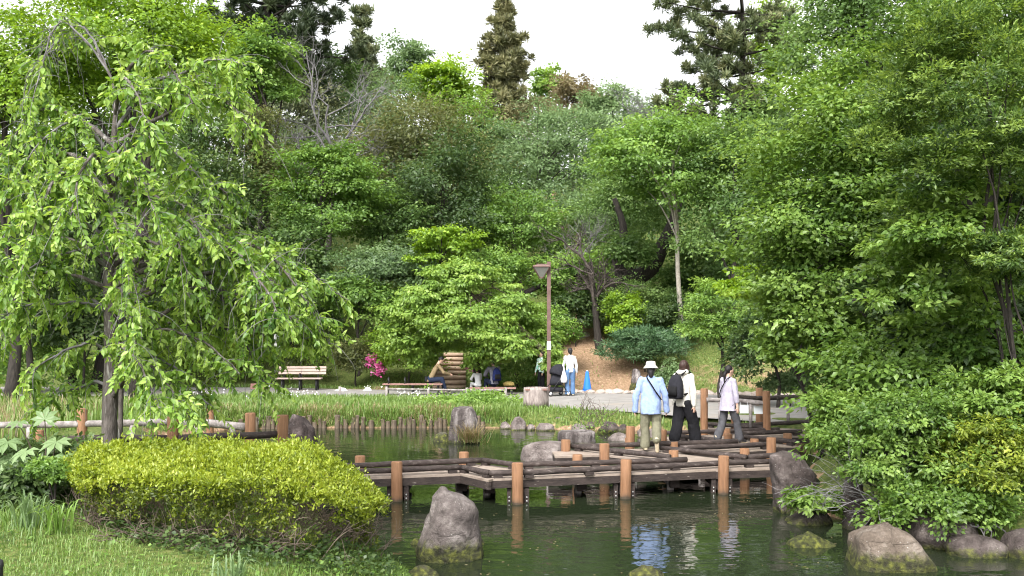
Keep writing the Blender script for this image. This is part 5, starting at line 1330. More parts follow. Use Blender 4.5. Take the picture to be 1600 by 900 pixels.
tree('shrub', 'yellow green clipped shrub behind the trimmed hedge left of the bench', 385, 541, 62, 20, 42, 'yellow', 8000, clumps=46, L=.09, Wd=.05, **sh)
tree('shrub', 'green shrub seen under the weeping cherry left of the trimmed hedge', 290, 560, 85, 38, 40.5, 'lime', 12000, clumps=56, L=.10, Wd=.06, tbase=.35, **sh)
tree('shrub', 'leafy shrub at the left edge across the pond', 60, 575, 95, 50, 36, 'bright', 13000, clumps=56, L=.11, Wd=.07, **sh)
tree('shrub', 'pale feathery bright green shrub left of the right tree mass', 1128, 500, 56, 66, 31, 'bright', 16000, clumps=66, L=.11, Wd=.045, flat=.3, tbase=.55, **sh)
tree('shrub', 'dark evergreen shrub at the foot of the slope behind the railing', 1215, 545, 70, 60, 29, 'dark', 12000, clumps=50, L=.12, Wd=.07, **sh)
tree('shrub', 'low pale leafy plant at the foot of the slope behind the walkers', 1052, 592, 26, 24, 35.6, 'pale', 4000, clumps=24, L=.10, Wd=.05, **sh)
tree('shrub', 'low rounded green shrub at the right end of the path', 1235, 598, 36, 24, 29.5, 'pale', 6000, clumps=36, L=.09, Wd=.06, **sh)

def hedge_box(name, label, poly, z0, ztop, mat_top, mat_side, n_top, n_side, L, Wd, rg, zfun=None, twigs=0, cat='hedge', round_=.12, parts=None):
    """a clipped hedge: whorls of leaves over a bumpy top and down ragged sides; poly = plan outline; ztop(x, y), z0(x, y)"""
    poly = np.array(poly, float); c = poly.mean(0)
    t = thing(name, label, cat, (c[0], c[1], z0(c[0], c[1])))
    mn, mx_ = poly.min(0), poly.max(0)
    def inside(x, y):
        r = np.zeros(len(x), bool)
        for i in range(len(poly)):
            a, b = poly[i], poly[(i + 1) % len(poly)]; cnd = (a[1] > y) != (b[1] > y); r ^= cnd & (x < (b[0] - a[0]) * (y - a[1]) / (b[1] - a[1] + 1e-12) + a[0])
        return r
    def edge(x, y):
        dd = np.full(len(x), 9.0); p = np.stack((x, y), 1)
        for i in range(len(poly)):
            a, b = poly[i], poly[(i + 1) % len(poly)]; e = b - a; q = p - a; tt = np.clip(q @ e / (e @ e), 0, 1); dd = np.minimum(dd, np.linalg.norm(q - tt[:, None] * e, axis=1))
        return dd
    x = rg.uniform(mn[0], mx_[0], n_top * 3); y = rg.uniform(mn[1], mx_[1], n_top * 3); k = inside(x, y); x, y = x[k][:n_top], y[k][:n_top]; n = len(x)
    ed_ = edge(x, y)
    bump = .04 * np.sin(x * 5.2 + 1.5 * np.sin(y * 4)) + .035 * np.sin(y * 6.3 + x * 2) + .03 * np.sin(x * 13 + y * 9) + .02 * np.sin(x * 29 - y * 23)
    z = ztop(x, y) + bump - round_ * np.exp(-ed_ / .12) + rg.normal(0, .024, n) + (rg.random(n) < .05) * rg.uniform(.03, .085, n) - .06 * rg.random(n) ** 3
    Wc = np.stack((x, y, z), 1); Wn = np.tile((0, 0, 1.0), (n, 1)); Wt = np.clip(rg.normal(.52, .22, n) + .14 * np.sin(x * 3) * np.sin(y * 2.7), 0, 1)
    def whorl(C, Nn, tone, per, mat, nm, dr):
        i = np.repeat(np.arange(len(C)), per); m = len(i); D = nrm(rg.normal(0, .75, (m, 3)) + Nn[i] * dr)
        LL = L * rg.uniform(.6, 1.25, m); V, Fs, fi = leaf_arrays(C[i] + rg.normal(0, L * .35, (m, 3)), D, nrm(Nn[i] * .8 + rg.normal(0, .5, (m, 3))), LL, LL * Wd / L, .18)
        make(nm, V, Fs, M[mat], t, tone=np.clip(tone[i] + rg.normal(0, .13, m), 0, 1)[fi])
    whorl(Wc, Wn, Wt, 6, mat_top, 'new_shoots', .8)
    # sides
    per_ = np.linalg.norm(np.roll(poly, -1, 0) - poly, axis=1); cum = np.concatenate(([0], np.cumsum(per_))); s = rg.uniform(0, cum[-1], n_side); i = np.searchsorted(cum, s) - 1; i = np.clip(i, 0, len(poly) - 1)
    u = (s - cum[i]) / per_[i]; a = poly[i]; b = poly[(i + 1) % len(poly)]; q = a + (b - a) * u[:, None]; e = nrm(b - a); on = np.stack((e[:, 1], -e[:, 0]), 1); sgn = np.sign(((q - c) * on).sum(1)); on *= sgn[:, None]
    h = rg.random(n_side) ** .75; zt = ztop(q[:, 0], q[:, 1]); zb = np.array([z0(*p) for p in q]) + .10
    dep = -.03 + .10 * np.sin(s * 4.3) * np.sin(h * 6 + s) - .16 * (1 - h) - .13 * rg.random(n_side)
    C = np.concatenate((q + on * dep[:, None], (zb + (zt - .04 - zb) * h)[:, None]), 1)
    gapn = np.sin(s * 3.1 + h * 4) + .8 * np.sin(s * 7.7 - h * 7) + .5 * np.sin(s * 1.3)
    k = (rg.random(n_side) < .34 + .66 * h ** 1.3) & ((gapn > -.35) | (h > .9))
    C, on, h = C[k], on[k], h[k]
    nw = rg.random(len(C)) < .12 + .8 * h ** 2.4
    N3 = np.concatenate((on * .8, np.full((len(on), 1), .45)), 1)
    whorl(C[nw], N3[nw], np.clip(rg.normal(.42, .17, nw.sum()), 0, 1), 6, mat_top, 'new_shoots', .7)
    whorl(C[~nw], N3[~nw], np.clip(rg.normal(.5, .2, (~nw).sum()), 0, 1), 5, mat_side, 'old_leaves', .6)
    if twigs:
        mb = MB()
        for j in range(twigs):
            uu = rg.integers(0, len(poly)); a, b = poly[uu], poly[(uu + 1) % len(poly)]; q = a + (b - a) * rg.random(); q = c + (q - c) * rg.uniform(.45, .93); p0 = np.array((q[0], q[1], z0(*q) - .03))
            out = nrm(q - c); dd = nrm(np.array((out[0] * .9, out[1] * .9, .9)) + rg.normal(0, .25, 3))
            branching(mb, p0, dd, rg.uniform(.22, .36), rg.uniform(.006, .012), 2, rg, .55, .0, 3, 4)
        make('twigs', mb.v, mb.f, M['twigd'], t, smooth=True)
    return t

# trimmed hedge behind the bench
rg = np.random.default_rng(70)
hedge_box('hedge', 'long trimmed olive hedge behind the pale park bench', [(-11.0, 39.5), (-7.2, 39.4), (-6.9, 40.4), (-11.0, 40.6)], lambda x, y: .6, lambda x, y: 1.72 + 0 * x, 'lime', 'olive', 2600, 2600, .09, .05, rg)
# the big clipped azalea in the foreground
HP = [(-4.22, 9.9), (-3.5, 9.4), (-2.65, 9.15), (-1.95, 9.4), (-1.5, 10.1), (-1.3, 10.8), (-1.5, 11.3), (-2.2, 11.7), (-3.2, 12.2), (-4.3, 12.2), (-4.72, 11.3), (-4.62, 10.5)]
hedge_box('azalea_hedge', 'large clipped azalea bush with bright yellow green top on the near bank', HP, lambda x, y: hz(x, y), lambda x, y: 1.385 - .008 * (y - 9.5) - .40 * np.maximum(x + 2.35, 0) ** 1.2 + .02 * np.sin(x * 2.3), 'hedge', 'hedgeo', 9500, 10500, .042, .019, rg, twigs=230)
# ---------------------------------------------------------------- weeping cherry on the near bank
rg = np.random.default_rng(81); d = 13.0
b0 = W(170, 700, d); b0[2] = hz(b0[0], d)
ch = thing('weeping_cherry', 'weeping cherry tree with drooping light green leaves on the near bank at the left', 'tree', tuple(b0))
TR = smoothpath([b0 - (0, 0, .2), W(172, 640, d), W(174, 560, d), W(172, 470, d), W(170, 400, d), W(172, 330, d), W(176, 250, d), W(180, 150, d), W(160, 95, d), W(128, 60, d)], 40)
V, Fs = tube(TR, np.interp(np.linspace(0, 1, 40), [0, .08, .5, .8, 1], [.13, .098, .068, .020, .006]), 12, True, .05); make('trunk', V, Fs, M['bark'], ch, smooth=True)
V, Fs = tube(smoothpath([W(188, 690, d - .1), W(190, 600, d - .15), W(196, 545, d - .1), W(200, 480, d), W(180, 420, d)], 14), np.linspace(.034, .02, 14), 9, True, .05); make('stem', V, Fs, M['bark'], ch, smooth=True)
def tr_at(py):
    i = int(np.argmin(np.abs(TR[:, 2] - W(0, py, d)[2]))); return TR[i]
# branches: start row on the trunk, apex (px, row), end (px, row), depth offset at the end
BR = [(330, 120, 285, 40, 360, -.6), (300, 110, 262, -20, 330, .5), (345, 250, 300, 330, 380, -.8), (250, 240, 205, 330, 300, -.4), (240, 110, 190, 20, 290, -.5), (200, 255, 130, 365, 150, .3),
      (190, 290, 110, 385, 110, -.3), (150, 235, 85, 300, 170, -.9), (120, 120, 40, 30, 150, .2), (110, 90, 30, 45, 190, -.3), (95, 125, 45, 55, 110, .4), (215, 80, 170, 5, 250, .8), (330, 300, 270, 395, 340, .5),
      (360, 240, 300, 300, 420, -1.1), (410, 240, 385, 300, 470, -.9), (425, 110, 395, 20, 460, -.8), (440, 270, 390, 420, 440, -.5), (440, 330, 395, 485, 420, .2), (450, 370, 400, 545, 470, .3), (460, 300, 440, 470, 500, -.5),
      (490, 120, 470, 10, 540, .4), (500, 100, 480, -30, 520, -.6), (400, 60, 370, -40, 470, .2), (580, 280, 500, 420, 560, .3), (590, 255, 520, 380, 590, -.7), (620, 230, 575, 300, 660, -1.0), (600, 240, 560, 330, 640, -.3),
      (555, 110, 540, 40, 600, -.4), (600, 120, 605, 60, 640, .5), (360, 170, 330, 190, 430, -1.5), (480, 190, 455, 210, 540, -1.3), (300, 200, 240, 250, 350, -1.4), (280, 150, 240, 120, 340, -1.4), (520, 250, 480, 330, 560, 1.0),
      (180, 200, 120, 240, 210, -1.2), (400, 300, 340, 400, 400, 1.1), (270, 60, 240, -30, 310, 1.0), (550, 310, 470, 480, 530, -.2), (560, 200, 545, 260, 640, -1.4), (230, 320, 165, 385, 220, -.2), (430, 390, 380, 500, 500, -.4), (450, 350, 380, 440, 500, -1.0), (420, 300, 350, 400, 470, .6), (470, 400, 430, 515, 540, -.2), (380, 60, 330, -30, 420, -1.0), (460, 60, 430, -20, 560, -.2), (320, 90, 270, 30, 420, -1.2), (500, 330, 440, 420, 600, -.3)]
tw = MB(); LC, LD, LN, LS, LT = [], [], [], [], []
def twig(s, dr, L_, r, leaf=True, dens=1.0):
    k = 7; p = np.array(s, float); dr = nrm(dr); pts = [p]; tn = np.clip(rg.normal(.55, .2), 0, 1)
    for i in range(k):
        dr = nrm(dr + np.array((0, 0, -.22)) + rg.normal(0, .07, 3)); p = p + dr * L_ / k; pts.append(p)
    pts = np.array(pts); tw.tube(pts, np.linspace(r, r * .35, k + 1), 3, False)
    if not leaf: return
    m = max(4, int(L_ / .022 * dens)); t = np.linspace(.12, 1, m); q = np.stack([np.interp(t * k, np.arange(k + 1), pts[:, a]) for a in range(3)], 1)
    side = nrm(np.cross(pts[-1] - pts[0] + (0, 0, .01), rg.normal(0, 1, 3))); sg = np.where(np.arange(m) % 2 == 0, 1, -1)[:, None]
    D = side * sg * .75 + nrm(pts[-1] - pts[0]) * .5 + np.array((0, 0, -.55)) + rg.normal(0, .38, (m, 3))
    LC.append(q); LD.append(D); LN.append(np.array((0, -.15, .55)) + side * sg * .3 + rg.normal(0, .45, (m, 3))); LS.append(rg.uniform(.55, 1.35, m) * .094 * (1.08 - .25 * t)); LT.append(np.clip(tn + .16 * (t - .5) + rg.normal(0, .18, m), 0, 1))
for (sy, ax, ay, ex, ey, dd) in BR:
    s = tr_at(sy); dd *= 1.25
    a = W(ax, ay, d + dd * .55); e = W(ex, ey, d + dd)
    pts = smoothpath([s, s + (a - s) * .5 + (0, 0, .10), a, a + (e - a) * .55 + (0, 0, .12), e], 16)
    pts[2:] += rg.normal(0, .018, (14, 3)).cumsum(0) * .7
    Lb = np.linalg.norm(np.diff(pts, axis=0), axis=1).sum(); r0 = min(.040, .010 + .0095 * Lb) * (.45 if ay < 50 else 1)
    V, Fs = tube(pts, np.linspace(r0, .006, 16), 7, False, .05); make('branch', V, Fs, M['bark' if r0 > .03 else 'twig'], ch, smooth=True)
    n = int(14 + Lb * 14); bare = ay < 50
    for j in range(n):
        t = rg.uniform(.22, 1.0); i = min(int(t * 15), 14); q = pts[i] + (pts[i + 1] - pts[i]) * (t * 15 - i); tan = nrm(pts[i + 1] - pts[i])
        dr = tan * .55 + rg.normal(0, .62, 3) + np.array((0, 0, .25))
        LL = rg.uniform(.16, .48) * (1.15 if t > .6 else .9)
        twig(q, dr, LL, .0045, rg.random() < (.25 if bare and t < .85 else .93))
        if rg.random() < .15: twig(q, rg.normal(0, .7, 3) + (0, 0, .1), rg.uniform(.5, 1.0), .005, False)
LC, LD, LN = np.concatenate(LC), np.concatenate(LD), np.concatenate(LN); LS, LT = np.concatenate(LS), np.concatenate(LT)
V, Fs, fi = leaf_arrays(LC, LD, LN, LS, LS * .50, .16, True); make('crown', V, Fs, M['cherry'], ch, tone=LT[fi])
tw_o = make('twigs', tw.v, tw.f, M['twig'], ch)
print('cherry leaves', len(LC))

# ---------------------------------------------------------------- centre: small weeping tree by the log steps
rg = np.random.default_rng(82); d = 35.6
b0 = W(745, 606, d); b0[2] = hz(b0[0], d) if d > 37 else .42
ct = thing('weeping_cherry', 'dome shaped weeping tree with bright green arching branches between log steps and street lamp', 'tree', tuple(b0))
V, Fs = tube(smoothpath([b0 - (0, 0, .2), W(745, 575, d), W(738, 520, d), W(728, 450, d)], 12), np.linspace(.16, .08, 12), 9, True, .06); make('trunk', V, Fs, M['barkd'], ct, smooth=True)
parts = []; mb = MB(); tip = W(732, 455, d)
for (px, py, rx, ry, dd, n, tb) in ((728, 438, 62, 34, 0, 6500, .55), (668, 478, 62, 40, -.2, 7500, .5), (795, 475, 55, 38, .5, 7500, .48), (632, 528, 44, 44, .2, 5000, .46), (730, 505, 80, 44, -.9, 8500, .5), (842, 525, 38, 46, 1.0, 5500, .5), (775, 545, 66, 36, -.8, 6500, .46), (662, 555, 30, 30, .4, 2200, .4), (868, 565, 22, 30, -.3, 1800, .5), (706, 538, 36, 17, .6, 1500, .5)):
    V, Fs, T, CC = crown_arrays(W(px, py, d + dd), np.array((rx, min(rx, 60) * .9, ry)) * (d + dd) / F, n, rg, clumps=30, cr=.33, flat=.34, L=.135, Wd=.075, droop=.75, spray=8, inner=.3, tbase=tb, up=.6); parts.append((V, Fs, T))
    for q in CC[::5]:
        mb.tube(smoothpath([tip - (0, 0, rg.uniform(0, .6)), (tip + q) / 2 + (0, 0, .25), q], 10), np.linspace(.022, .005, 10), 4, False)
make('branches', mb.v, mb.f, M['twigd'], ct, smooth=True)
V, Fs, T = join(parts); make('crown', V, Fs, M['weep'], ct, tone=T)

# ---------------------------------------------------------------- right hand tree mass
kw = dict(six=False)
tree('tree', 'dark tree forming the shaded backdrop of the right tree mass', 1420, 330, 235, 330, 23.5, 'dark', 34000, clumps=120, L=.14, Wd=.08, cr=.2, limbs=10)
tree('tree', 'mid green tree at the top right beyond the broad leaved tree', 1345, 55, 122, 125, 24, 'mid', 24000, clumps=85, L=.10, Wd=.06, flat=.4, tbase=.58)
tree('broadleaf_tree', 'large broad leaved green tree overhanging the right side of the pond', 1315, 330, 165, 255, 18.5, 'broad', 64000, clumps=150, L=.092, Wd=.056, flat=.35, cr=.2, limbs=20, trunk_px=1470, new=.06, bark='barkd', inner=.35)
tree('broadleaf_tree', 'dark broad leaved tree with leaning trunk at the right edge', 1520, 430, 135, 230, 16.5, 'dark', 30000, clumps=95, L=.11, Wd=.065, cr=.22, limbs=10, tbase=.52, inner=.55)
tree('tree', 'shaded leafy tree behind the yellow tipped evergreen at the upper right', 1530, 130, 130, 190, 18.0, 'broad', 24000, clumps=80, L=.11, Wd=.065, cr=.22, limbs=6, tbase=.4)
rg = np.random.default_rng(90); d = 15.3
t = thing('leaning_trunk', 'dark leaning tree trunk with a long low limb inside the right tree mass', 'tree', tuple(np.append(W(1600, 700, d)[:2], hz(W(1600, 0, d)[0], d))))
mb = MB(); mb.tube(smoothpath([W(1610, 760, d), W(1590, 560, d), W(1545, 420, d), W(1515, 330, d), W(1490, 240, d), W(1440, 130, d)], 18), np.linspace(.12, .03, 18), 10, True, .05)
mb.tube(smoothpath([W(1575, 520, d), W(1490, 492, d - .2), W(1440, 470, d - .3), W(1393, 460, d - .4), W(1330, 470, d - .4)], 14), np.linspace(.06, .012, 14), 8, True, .05)
mb.tube(smoothpath([W(1520, 350, d), W(1560, 290, d), W(1620, 240, d)], 10), np.linspace(.09, .03, 10), 7, True, .05)
make('trunk', mb.v, mb.f, M['barkd'], t, smooth=True)
tree('evergreen_tree', 'evergreen tree with yellow green new shoots at the upper right', 1520, 170, 150, 205, 13.6, 'everg', 70000, clumps=120, L=.062, Wd=.023, flat=.45, cr=.19, limbs=9, tr=.008, trunk_px=1600, new=.30, tbase=.48, spray=14, ssz=.22, inner=.55, droop=-.2)
tree('evergreen_tree', 'evergreen branch mass with light leaf tips at the right edge below the upper one', 1560, 400, 70, 50, 13.2, 'everg', 12000, clumps=40, L=.062, Wd=.022, flat=.4, limbs=4, tr=.008, trunk_px=1640, new=.36, tbase=.46, spray=12, ssz=.24)
tree('tree', 'light yellow green spray of leaves reaching left above the railing', 1190, 447, 72, 34, 21.5, 'lime', 7000, clumps=34, L=.10, Wd=.055, flat=.25, limbs=8, trunk_px=1290, tbase=.55)
tree('tree', 'green lower branches of the right tree mass above the railing', 1275, 525, 85, 55, 19.0, 'broad', 14000, clumps=56, L=.10, Wd=.06, flat=.28, limbs=8, trunk_px=1350, tbase=.5)
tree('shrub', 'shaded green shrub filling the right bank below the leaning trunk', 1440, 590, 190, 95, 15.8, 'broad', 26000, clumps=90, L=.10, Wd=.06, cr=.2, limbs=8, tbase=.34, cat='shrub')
tree('shrub', 'light green leafy shrub on the right bank next to the standing stone', 1420, 690, 135, 98, 13.4, 'broad', 44000, clumps=120, L=.060, Wd=.033, cr=.17, limbs=22, tbase=.42, tvar=.2, bark='twig', cat='shrub', trunk_px=1400, new=.12, inner=.4)
tree('shrub', 'bright green leafy branch tips hanging over the right end of the footbridge', 1308, 660, 40, 52, 14.0, 'broad', 7000, clumps=34, L=.060, Wd=.033, limbs=12, tbase=.6, cat='shrub', trunk_px=1345, inner=.4)
tree('shrub', 'yellow green evergreen shrub at the lower right edge', 1550, 715, 75, 78, 12.7, 'yellow', 15000, clumps=60, L=.06, Wd=.024, limbs=7, tbase=.45, cat='shrub', new=.2, spray=12, ssz=.26)
tree('shrub', 'dark green leaves drooping over the rounded boulder at the lower right', 1480, 785, 115, 42, 12.9, 'broad', 14000, clumps=56, L=.065, Wd=.036, limbs=6, tbase=.48, cat='shrub', base_z=.4)
tree('shrub', 'low leafy plant growing at the foot of the dark standing stone', 1268, 782, 50, 20, 14.1, 'broad', 2600, clumps=20, L=.085, Wd=.05, flat=.3, limbs=5, tbase=.62, cat='shrub', base_z=.05)
tree('shrub', 'light leafy shrub at the right edge above the yellow green one', 1575, 630, 60, 60, 13.0, 'broad', 10000, clumps=40, L=.07, Wd=.04, limbs=5, tbase=.6, cat='shrub')
tree('broadleaf_tree', 'light green leafy curtain hanging in front of the leaning trunk at the right', 1465, 400, 120, 165, 14.2, 'broad', 17000, clumps=70, L=.088, Wd=.052, flat=.35, cr=.18, limbs=8, trunk_px=1640, tr=.006, tbase=.5, new=.12, inner=.4)
# bare grey twigs poking out of the right bank shrub
rg = np.random.default_rng(91); t = thing('bare_shrub', 'bare grey twigs arching out over the water from the right bank', 'shrub', tuple(np.append(W(1370, 800, 13.2)[:2], .3)))
mb = MB()
for k in range(16):
    s = W(rg.uniform(1340, 1420), rg.uniform(740, 800), 13.2 + rg.normal(0, .2)); branching(mb, s, np.array((-rg.uniform(.3, 1.2), rg.normal(-.2, .3), rg.uniform(.1, .9))), rg.uniform(.5, .9), .009, 2, rg, .45, -.02, 2, 4)
for k in range(6):
    s = W(rg.uniform(1500, 1560), 820, 12.6); mb.tube(smoothpath([s, s + (rg.normal(-.1, .2), -.1, -.1), s + (rg.normal(-.1, .3), -.25, -.45)], 6), np.linspace(.012, .005, 6), 4, False)
make('twigs', mb.v, mb.f, M['twig'], t)

# ---------------------------------------------------------------- grass, reeds, ground cover
def blades(name, label, C, Hh, wd, lean, mat, rg, tbase=.5, tv=.18, kind='stuff', parent=None, wobx=True):
    n = len(C); a = rg.uniform(0, 6.283, n); o = np.stack((np.cos(a), np.sin(a), np.zeros(n)), 1); s = np.stack((-np.sin(a), np.cos(a), np.zeros(n)), 1)
    Hh = np.broadcast_to(Hh, (n,))[:, None]; ln = lean * rg.uniform(.2, 1.5, (n, 1)); w_ = np.broadcast_to(wd, (n,))[:, None]
    m = C + o * Hh * ln * .35 + np.array((0, 0, 1)) * Hh * .6; t = C + o * Hh * ln + np.array((0, 0, 1)) * Hh * (1 - .35 * np.minimum(ln, 1))
    V = np.stack((C - s * w_ * .5, C + s * w_ * .5, m + s * w_ * .42, m - s * w_ * .42, t), 1).reshape(-1, 3); q = (np.arange(n) * 5)[:, None]
    Fs = np.concatenate((q + [0, 1, 2], q + [0, 2, 3], q + [3, 2, 4]), 1).reshape(-1, 3)
    T = np.clip(tbase + .14 * np.sin(C[:, 0] * 2.3) * np.sin(C[:, 1] * 1.9) + rg.normal(0, tv, n), 0, 1)
    ob = make(name, V, Fs, M[mat], parent, tone=np.repeat(T, 3))
    if parent is None: tag(ob, label, kind=kind)
    return ob
rg = np.random.default_rng(95)
def scatter(n, x0, x1, y0, y1, cond=None):
    x = rg.uniform(x0, x1, n); y = rg.uniform(y0, y1, n); k = pond_sd(x, y) > .03
    if cond is not None: k &= cond(x, y)
    x, y = x[k], y[k]; return np.stack((x, y, height(x, y) - .01), 1)
patch = lambda x, y: (np.sin(x * 3.1 + 2 * np.sin(y * 2.2)) + np.sin(y * 4.3 - x) + .6 * np.sin(x * 9 + y * 7)) > -1.15
C = scatter(44000, -5.2, -.3, 5.6, 11.4, lambda x, y: (patch(x, y) | (rg.random(len(x)) < .25)) & (x < -.25 - .0 * y)); Hc = rg.uniform(.02, .075, len(C)) * (.7 + .5 * np.clip(np.sin(C[:, 0] * 2.9) * np.sin(C[:, 1] * 2.3) + .5, 0, 1.4)) * (1 + .6 * (rg.random(len(C)) < .06)); Hc *= 1 + .8 * np.exp(-((pond_sd(C[:, 0], C[:, 1]) - .3) / .35) ** 2)
blades('grass', 'short fresh green lawn on the near bank', C, Hc, .007, .65, 'grass', rg, .55)
C = scatter(9000, -9, -3, 9, 17, lambda x, y: x < -4.2); blades('grass', 'longer grass under the cherry tree on the near bank', C, rg.uniform(.08, .25, len(C)), .010, .5, 'grass', rg, .4)
C = scatter(5200, -4.4, -1.2, 8.7, 11.2, lambda x, y: (y < 9.15 + .9 * np.abs(x + 2.6) ** 1.3 + .55) & (y > 8.75 + .75 * np.abs(x + 2.6) ** 1.3)); n = len(C); C[:, 2] += rg.uniform(.01, .16, n)
V, Fs, fi = leaf_arrays(C, nrm(rg.normal(0, 1, (n, 3)) * (1, 1, .4)), nrm(rg.normal(0, .4, (n, 3)) + (0, -.2, 1)), .055 * rg.uniform(.6, 1.4, n), .042, .12); tag(make('ground_cover', V, Fs, M['dark'], tone=np.clip(rg.normal(.55, .2, n), 0, 1)[fi]), 'dark ivy like ground cover around the foot of the clipped bush', kind='stuff')
# clover-like weeds in the lawn
C = scatter(5200, -4.6, -.6, 6.2, 11.3, lambda x, y: (np.abs(pond_sd(x, y) - .55) < .6) | (rg.random(len(x)) < .10)); n = len(C); C[:, 2] += rg.uniform(.01, .09, n)
V, Fs, fi = leaf_arrays(C, nrm(rg.normal(0, 1, (n, 3)) * (1, 1, .3)), nrm(rg.normal(0, .35, (n, 3)) + (0, 0, 1)), .045 * rg.uniform(.6, 1.4, n), .036, .1); tag(make('weeds', V, Fs, M['bright'], tone=np.clip(rg.normal(.45, .18, n), 0, 1)[fi]), 'broad leaved weeds in the grass below the clipped bush', kind='stuff')
# far bank
onpath = lambda x, y: y > np.interp(x, [p[0] for p in PATH[:11]], [p[1] for p in PATH[:11]]) - .12
C = scatter(62000, -12, 6.3, 24.5, 34.2, lambda x, y: ~onpath(x, y) & (y > 22)); Hc = rg.uniform(.07, .20, len(C)) * (1 + .5 * np.clip(np.sin(C[:, 0] * 1.1 + 1) * np.sin(C[:, 1] * .9), 0, 1)); Hc *= np.where(C[:, 0] < -2.5, 1.1, .9)
blades('bank_grass', 'tall bright grass on the far bank between stakes and path', C, Hc, .020, .45, 'grass', rg, .6)
C = scatter(3500, -8.2, 2.0, 27.3, 28.3); C = C[(C[:, 0] < -.6) & (rg.random(len(C)) < .2 + .6 * (np.sin(C[:, 0] * 2.1) > .4))]; blades('dry_grass', 'dry straw coloured grass drooping over the stakes', C + (0, -.14, 0), rg.uniform(.15, .40, len(C)), .016, 1.1, 'dry', rg); C = scatter(5000, -8.4, .3, 27.0, 27.9); blades('bank_grass', 'green grass hanging over the stakes of the far bank', C + (0, -.13, .02), rg.uniform(.12, .34, len(C)), .018, .95, 'grass', rg, .6)
C = scatter(4500, -16, -10.2, 19, 28); blades('reeds', 'pale dry reeds standing along the left end of the pond', C, rg.uniform(.25, .65, len(C)), .022, .3, 'dry', rg, .6)
C = scatter(4500, -16, -9.8, 20, 28); blades('reeds', 'green reeds along the left end of the pond', C, rg.uniform(.3, .7, len(C)), .022, .3, 'grass', rg, .6)
C = scatter(9000, 1, 12, 33.5, 43, lambda x, y: (y > np.interp(x, [0, 2.2, 6, 9.3, 20], [35.9, 35.4, 34.7, 33.3, 33]) + .2) & ((np.abs(x - np.interp(y, [34, 36.5, 39, 41, 44], [4.6, 4.0, 3.3, 3.0, 2.95])) > np.interp(y, [34, 36.5, 39, 41, 44], [2.0, 2.0, 1.4, .9, .5])) | (rg.random(len(x)) < .12))); blades('slope_grass', 'thin yellowish grass on the slope beside the dirt path', C, rg.uniform(.05, .15, len(C)), .022, .6, 'grass', rg, .62)
C = scatter(5000, -12, 1.5, 36.8, 39.5, lambda x, y: y > np.interp(x, [-12, -9, -6, -2.3, 2.2], [38.6, 38.5, 37.5, 36.6, 35.4]) + .1); blades('slope_grass', 'short grass around the benches beyond the far path', C, rg.uniform(.05, .16, len(C)), .022, .6, 'grass', rg, .5)
# iris flowers in the bank
C = scatter(1500, -10, -2.6, 29, 33.4); k = (np.sin(C[:, 0] * 2 + 1) * np.sin(C[:, 1] * 1.5) > .35); C = C[k]; C = C[rg.permutation(len(C))[:45]]; i = np.repeat(np.arange(len(C)), 3); n = len(i)
V, Fs, fi = leaf_arrays(C[i] + (0, 0, .36) + rg.normal(0, .03, (n, 3)), nrm(rg.normal(0, 1, (n, 3)) + (0, -.3, .1)), nrm(rg.normal(0, .5, (n, 3)) + (0, -.6, .7)), .055, .045, .1); tag(make('iris_flowers', V, Fs, M['white'], tone=rg.random(len(Fs))), 'white and pale violet irises flowering in the far bank grass', kind='stuff')
# mound of ground cover
tree('ground_cover_mound', 'bright green feathery mound of ground cover between grey stump and path', 748, 634, 80, 19, 30.6, 'bright', 12000, clumps=60, L=.085, Wd=.045, cat='shrub', limbs=0, inner=.5, tbase=.68, bottom=-.1, base_z=.40, ndepth=.45)
# tussock on the stump
st = thing('grass_tussock', 'straw coloured grass tussock growing at the foot of the grey pond stump', 'grass tussock', tuple(W(732, 690, 23.75)))
C = W(735, 690, 23.75) + rg.normal(0, 1, (420, 3)) * (.11, .05, .02); blades('blades', None, C[:230], rg.uniform(.3, .65, 230), .012, 1.35, 'dry', rg, .5, parent=st)
C = W(735, 690, 23.75) + rg.normal(0, 1, (60, 3)) * (.13, .06, .02); blades('blades', None, C, rg.uniform(.2, .45, 60), .011, .7, 'grass', rg, .6, parent=st)
# thin weed stalks on the far shore
wd_ = thing('weed', 'thin leggy weed growing among the stones of the far shore', 'weed', tuple(P(918, 668, .2)))
mb = MB()
for k in range(14):
    s = P(rg.choice([905, 918, 925, 940]) + rg.normal(0, 4), 664, .25); branching(mb, s, np.array((rg.normal(0, .25), 0, 1)), rg.uniform(.35, .6), .010, 1, rg, .4, 0, 3, 3)
make('stalks', mb.v, mb.f, M['twigd'], wd_)
C = P(918, 660, .42) + rg.normal(0, 1, (260, 3)) * (.35, .1, .2); V, Fs, fi = leaf_arrays(C, rg.normal(0, 1, (260, 3)), rg.normal(0, .5, (260, 3)) + (0, -.2, .8), .06, .03); make('leaves', V, Fs, M['bright'], wd_, tone=rg.random(260)[fi])

